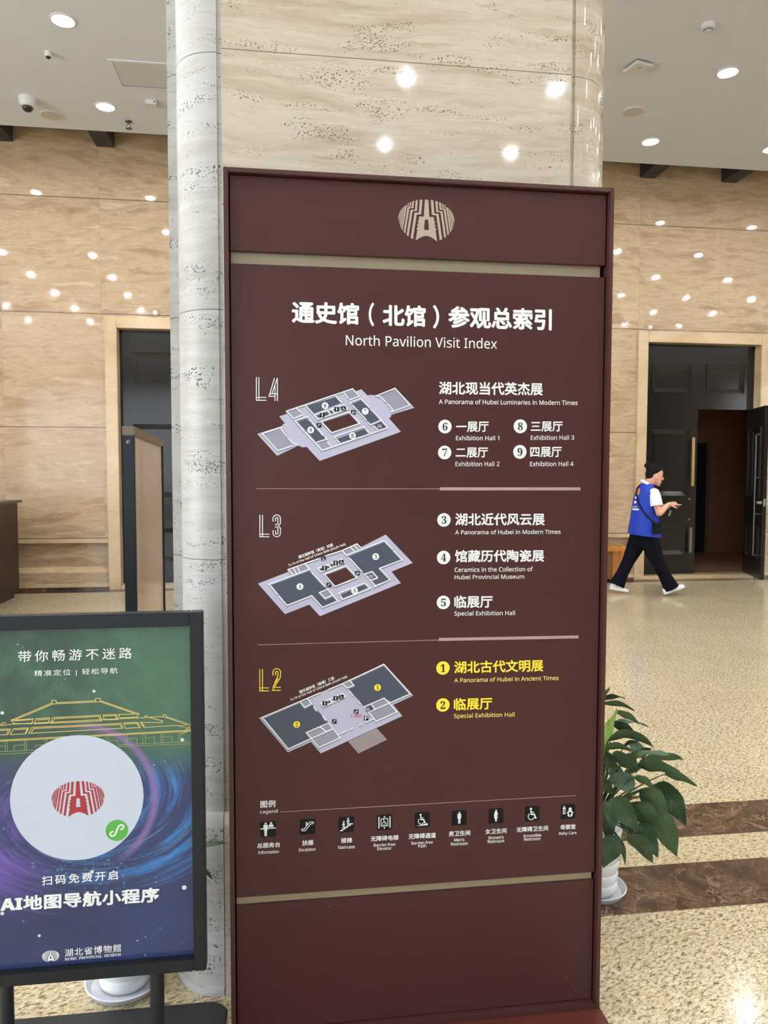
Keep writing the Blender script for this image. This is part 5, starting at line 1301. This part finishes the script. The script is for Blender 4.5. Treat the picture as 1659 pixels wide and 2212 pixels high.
# vest
VR = [(1176, 374, 858, .205), (1140, 374, 858, .208), (1030, 388, 842, .203), (900, 404, 812, .196), (800, 420, 796, .192), (680, 442, 782, .190), (600, 460, 768, .188), (550, 474, 758, .182), (510, 492, 748, .162), (475, 520, 738, .125), (448, 545, 725, .092), (428, 562, 712, .074)]
def vest_at(cy, th, off=0.0):
    for (a, b) in zip(VR, VR[1:]):
        if b[0] <= cy <= a[0]:
            f = (a[0]-cy)/(a[0]-b[0]); x0, x1, w = [a[i]+(b[i]-a[i])*f for i in (1, 2, 3)]; break
    else: x0, x1, w = VR[-1][1:]
    cxx = (x0+x1)/2; hx = (x1-x0)/2*.00082*.96
    slant = 0 if cy < 900 else (cy-900)/276*26
    p = Lp(cxx, cy); fold = 1+.018*math.sin(th*7+cy*.011)*max(0, min(1, (cy-620)/400))
    return Vector((p.x+(hx*fold+off)*math.cos(th), (w*fold+off)*math.sin(th), p.z-slant*.000842*math.cos(th)))
cys = [1176, 1170, 1140, 1090, 1030, 965, 900, 850, 800, 740, 680, 640, 600, 575, 550, 530, 510, 492, 475, 460, 448, 438, 428]
bm = B(); loft(bm, [[vest_at(cy, 2*PI*k/40) for k in range(40)] for cy in cys]); obj('vest', bm, M_BLUE, man, 60, local=True)
vest = bpy.data.objects[[o.name for o in man.children if o.name.startswith('vest')][0]]
def patch(name, th0, th1, c0, c1_, mat, off=.004, n=8, rnd_=False):
    bm = B(); V = []
    for i in range(n+1):
        V.append([bm.verts.new(vest_at(c0+(c1_-c0)*i/n, th0+(th1-th0)*j/n, off)) for j in range(n+1)])
    for i in range(n):
        for j in range(n):
            if rnd_ and ((i+.5)/n-.5)**2+((j+.5)/n-.5)**2 > .25: continue
            bm.faces.new((V[i][j], V[i][j+1], V[i+1][j+1], V[i+1][j]))
    return obj(name, bm, mat, vest, local=True)
D = math.radians
patch('back_print', D(186), D(214), 498, 592, M_ORANGE, rnd_=True, n=14); patch('back_print', D(190), D(205), 515, 560, M_EMBRED, off=.006, n=10, rnd_=True)
patch('back_print', D(188), D(208), 612, 640, M_CLOTHW); patch('back_print', D(190), D(206), 675, 710, M_CLOTHW); patch('back_print', D(192), D(202), 715, 735, M_EMBRED)
for i in range(4): patch('back_lettering', D(184+i*9), D(190+i*9), 750, 766, M_CLOTHW, n=3)
patch('back_lettering', D(184), D(226), 782, 806, M_CLOTHW)
# white shirt: collar, sleeves and the edge seen in the armhole
bm = B()
def colr_ring(cxo, cy, ra, rb, dz=0): 
    return [Lp(cxo, cy)+Vector((ra*math.cos(2*PI*k/28), rb*math.sin(2*PI*k/28), -dz*math.cos(2*PI*k/28))) for k in range(28)]
loft(bm, [colr_ring(640, 462, .082, .086, .055), colr_ring(640, 440, .080, .080, .050), colr_ring(644, 414, .068, .064, .040), colr_ring(646, 416, .063, .060, .040), colr_ring(640, 455, .070, .070, .05)]); obj('shirt_collar', bm, M_CLOTHW, man, 60, local=True)
for sg, sh_, el in ((-1, shR, elR), (1, shL, elL)):
    bm = B(); s0 = sh_+Vector((-.004, -sg*.022, .055)); s1 = sh_+Vector((0, sg*.004, .0)); s2 = sh_*.42+el*.58+Vector((-.010, sg*.004, -.005))
    tube(bm, [s0, s1, s1*.5+s2*.5, s2], [.046, .066, .069, .071], 20, ref=(0, 1, 0), round_caps=False)
    bm.faces.ensure_lookup_table(); bmesh.ops.delete(bm, geom=[bm.faces[-1]], context='FACES')
    tube(bm, [s2, s2*.97+s1*.03], [.0705, .062], 20, caps=False); obj('shirt_sleeve', bm, M_CLOTHW, man, 60, local=True)
    bm = B(); ellipsoid(bm, sh_+Vector((-.005, -sg*.01, .03)), (.062, .045, .055), 18); obj('shirt_shoulder', bm, M_CLOTHW, man, 60, local=True)
# flared black trousers
tb = B()
tube(tb, [Lp(622, 1120), Lp(620, 1180), Lp(614, 1232)], [(.160, .150), (.168, .172), (.150, .150)], 24, ref=(0, 1, 0), round_caps=True)
for h, kn, an, hem in ((hipR, knR, anR, Lp(1000, 1925, -.075)), (hipL, knL, anL, Lp(238, 1918, .060))):
    th_ = h*.55+kn*.45
    tube(tb, [h+Vector((0, 0, .02)), th_, kn, kn*.55+hem*.45, kn*.2+hem*.8, hem], [(.102, .118), (.092, .100), (.072, .074), (.072, .072), (.084, .084), (.096, .094)], 20, ref=(0, 1, 0))
bm = voxel(tb, .007, 3); obj('trousers', bm, M_TROUS, man, 80, local=True)
# white shoes
def shoe(heel, toe, y, w):
    bm = B(); d = (toe-heel); L_ = d.length; d.normalize(); upv = Vector((0, 1, 0)).cross(d); upv = -upv if upv.z < 0 else upv
    rings = []
    for u, hw_, hh in ((0, .020, .040), (.03, .032, .062), (.15, .038, .070), (.35, .038, .066), (.55, .043, .052), (.75, .047, .040), (.9, .040, .034), (.97, .026, .026), (1.0, .010, .014)):
        c = heel+d*(L_*u); ring = []
        for k in range(20):
            a = 2*PI*k/20; zz = math.sin(a)
            ring.append(c+Vector((0, 1, 0))*(hw_*math.copysign(abs(math.cos(a))**.7, math.cos(a)))+upv*((hh if zz > 0 else .012)*abs(zz)**.8*(1 if zz > 0 else -1)+.012))
        rings.append(ring)
    loft(bm, rings); return obj('shoe', bm, M_SHOE, man, 60, local=True)
shoe(Lp(898, 2022, -.078), Lp(1196, 1908, -.085), 0, 0)
shoe(Lp(132, 1978, .060), Lp(418, 2022, .060), 0, 0)
# shoulder bag worn across the body
bagc = Lp(716, 1052, -.225)
Mw = Matrix.Translation(PB) @ Matrix.Rotation(HEAD, 4, 'Z')
bag = thing('shoulder_bag', 'small black shoulder bag worn by the person in the blue vest', 'bag', Mw @ bagc, rz=HEAD)
bm = B(); box(bm, -.050, .050, -.026, .022, -.068, .066, .008); M_BAG = plain('black_bag_fabric', (0.010, 0.010, 0.011), 0.8, spec=0.12); obj('pouch', bm, M_BAG, bag, 50, local=True)
bm = B(); box(bm, -.051, .051, -.030, -.020, .0, .067, .004); obj('flap', bm, M_BAG, bag, 50, local=True)
sp = [vest_at(cy, D(t), .006) for cy, t in ((985, 292), (940, 278), (860, 256), (780, 238), (700, 222), (620, 208), (560, 196), (510, 182), (475, 170), (448, 150), (430, 128), (440, 100), (480, 80), (560, 55), (700, 30), (850, 0), (960, -30), (990, -52))]
bm = B(); tube(bm, [p-bagc for p in sp], [(.011, .003)]*len(sp), 8, ref=(0, 0, 1)); obj('strap', bm, M_BAG, bag, 50, local=True)
tgp = Mw @ Lp(972, 842, -.035)
tg = thing('badge_holder', 'small pale green plastic badge dangling below the hands of the walking person', 'badge', tgp, rz=HEAD)
bm = B(); box(bm, -.011, .011, -.0015, .0015, -.045, .028, .001); bmesh.ops.rotate(bm, cent=(0, 0, 0), matrix=Matrix.Rotation(.28, 3, 'Y'), verts=bm.verts); obj('card', bm, M_TAG, tg, local=True)
bm = B(); tube(bm, [(-.006, 0, .026), (-.012, .01, .055), (-.02, .03, .085)], [.002]*3, 6); obj('cord', bm, M_TAG, tg, local=True)
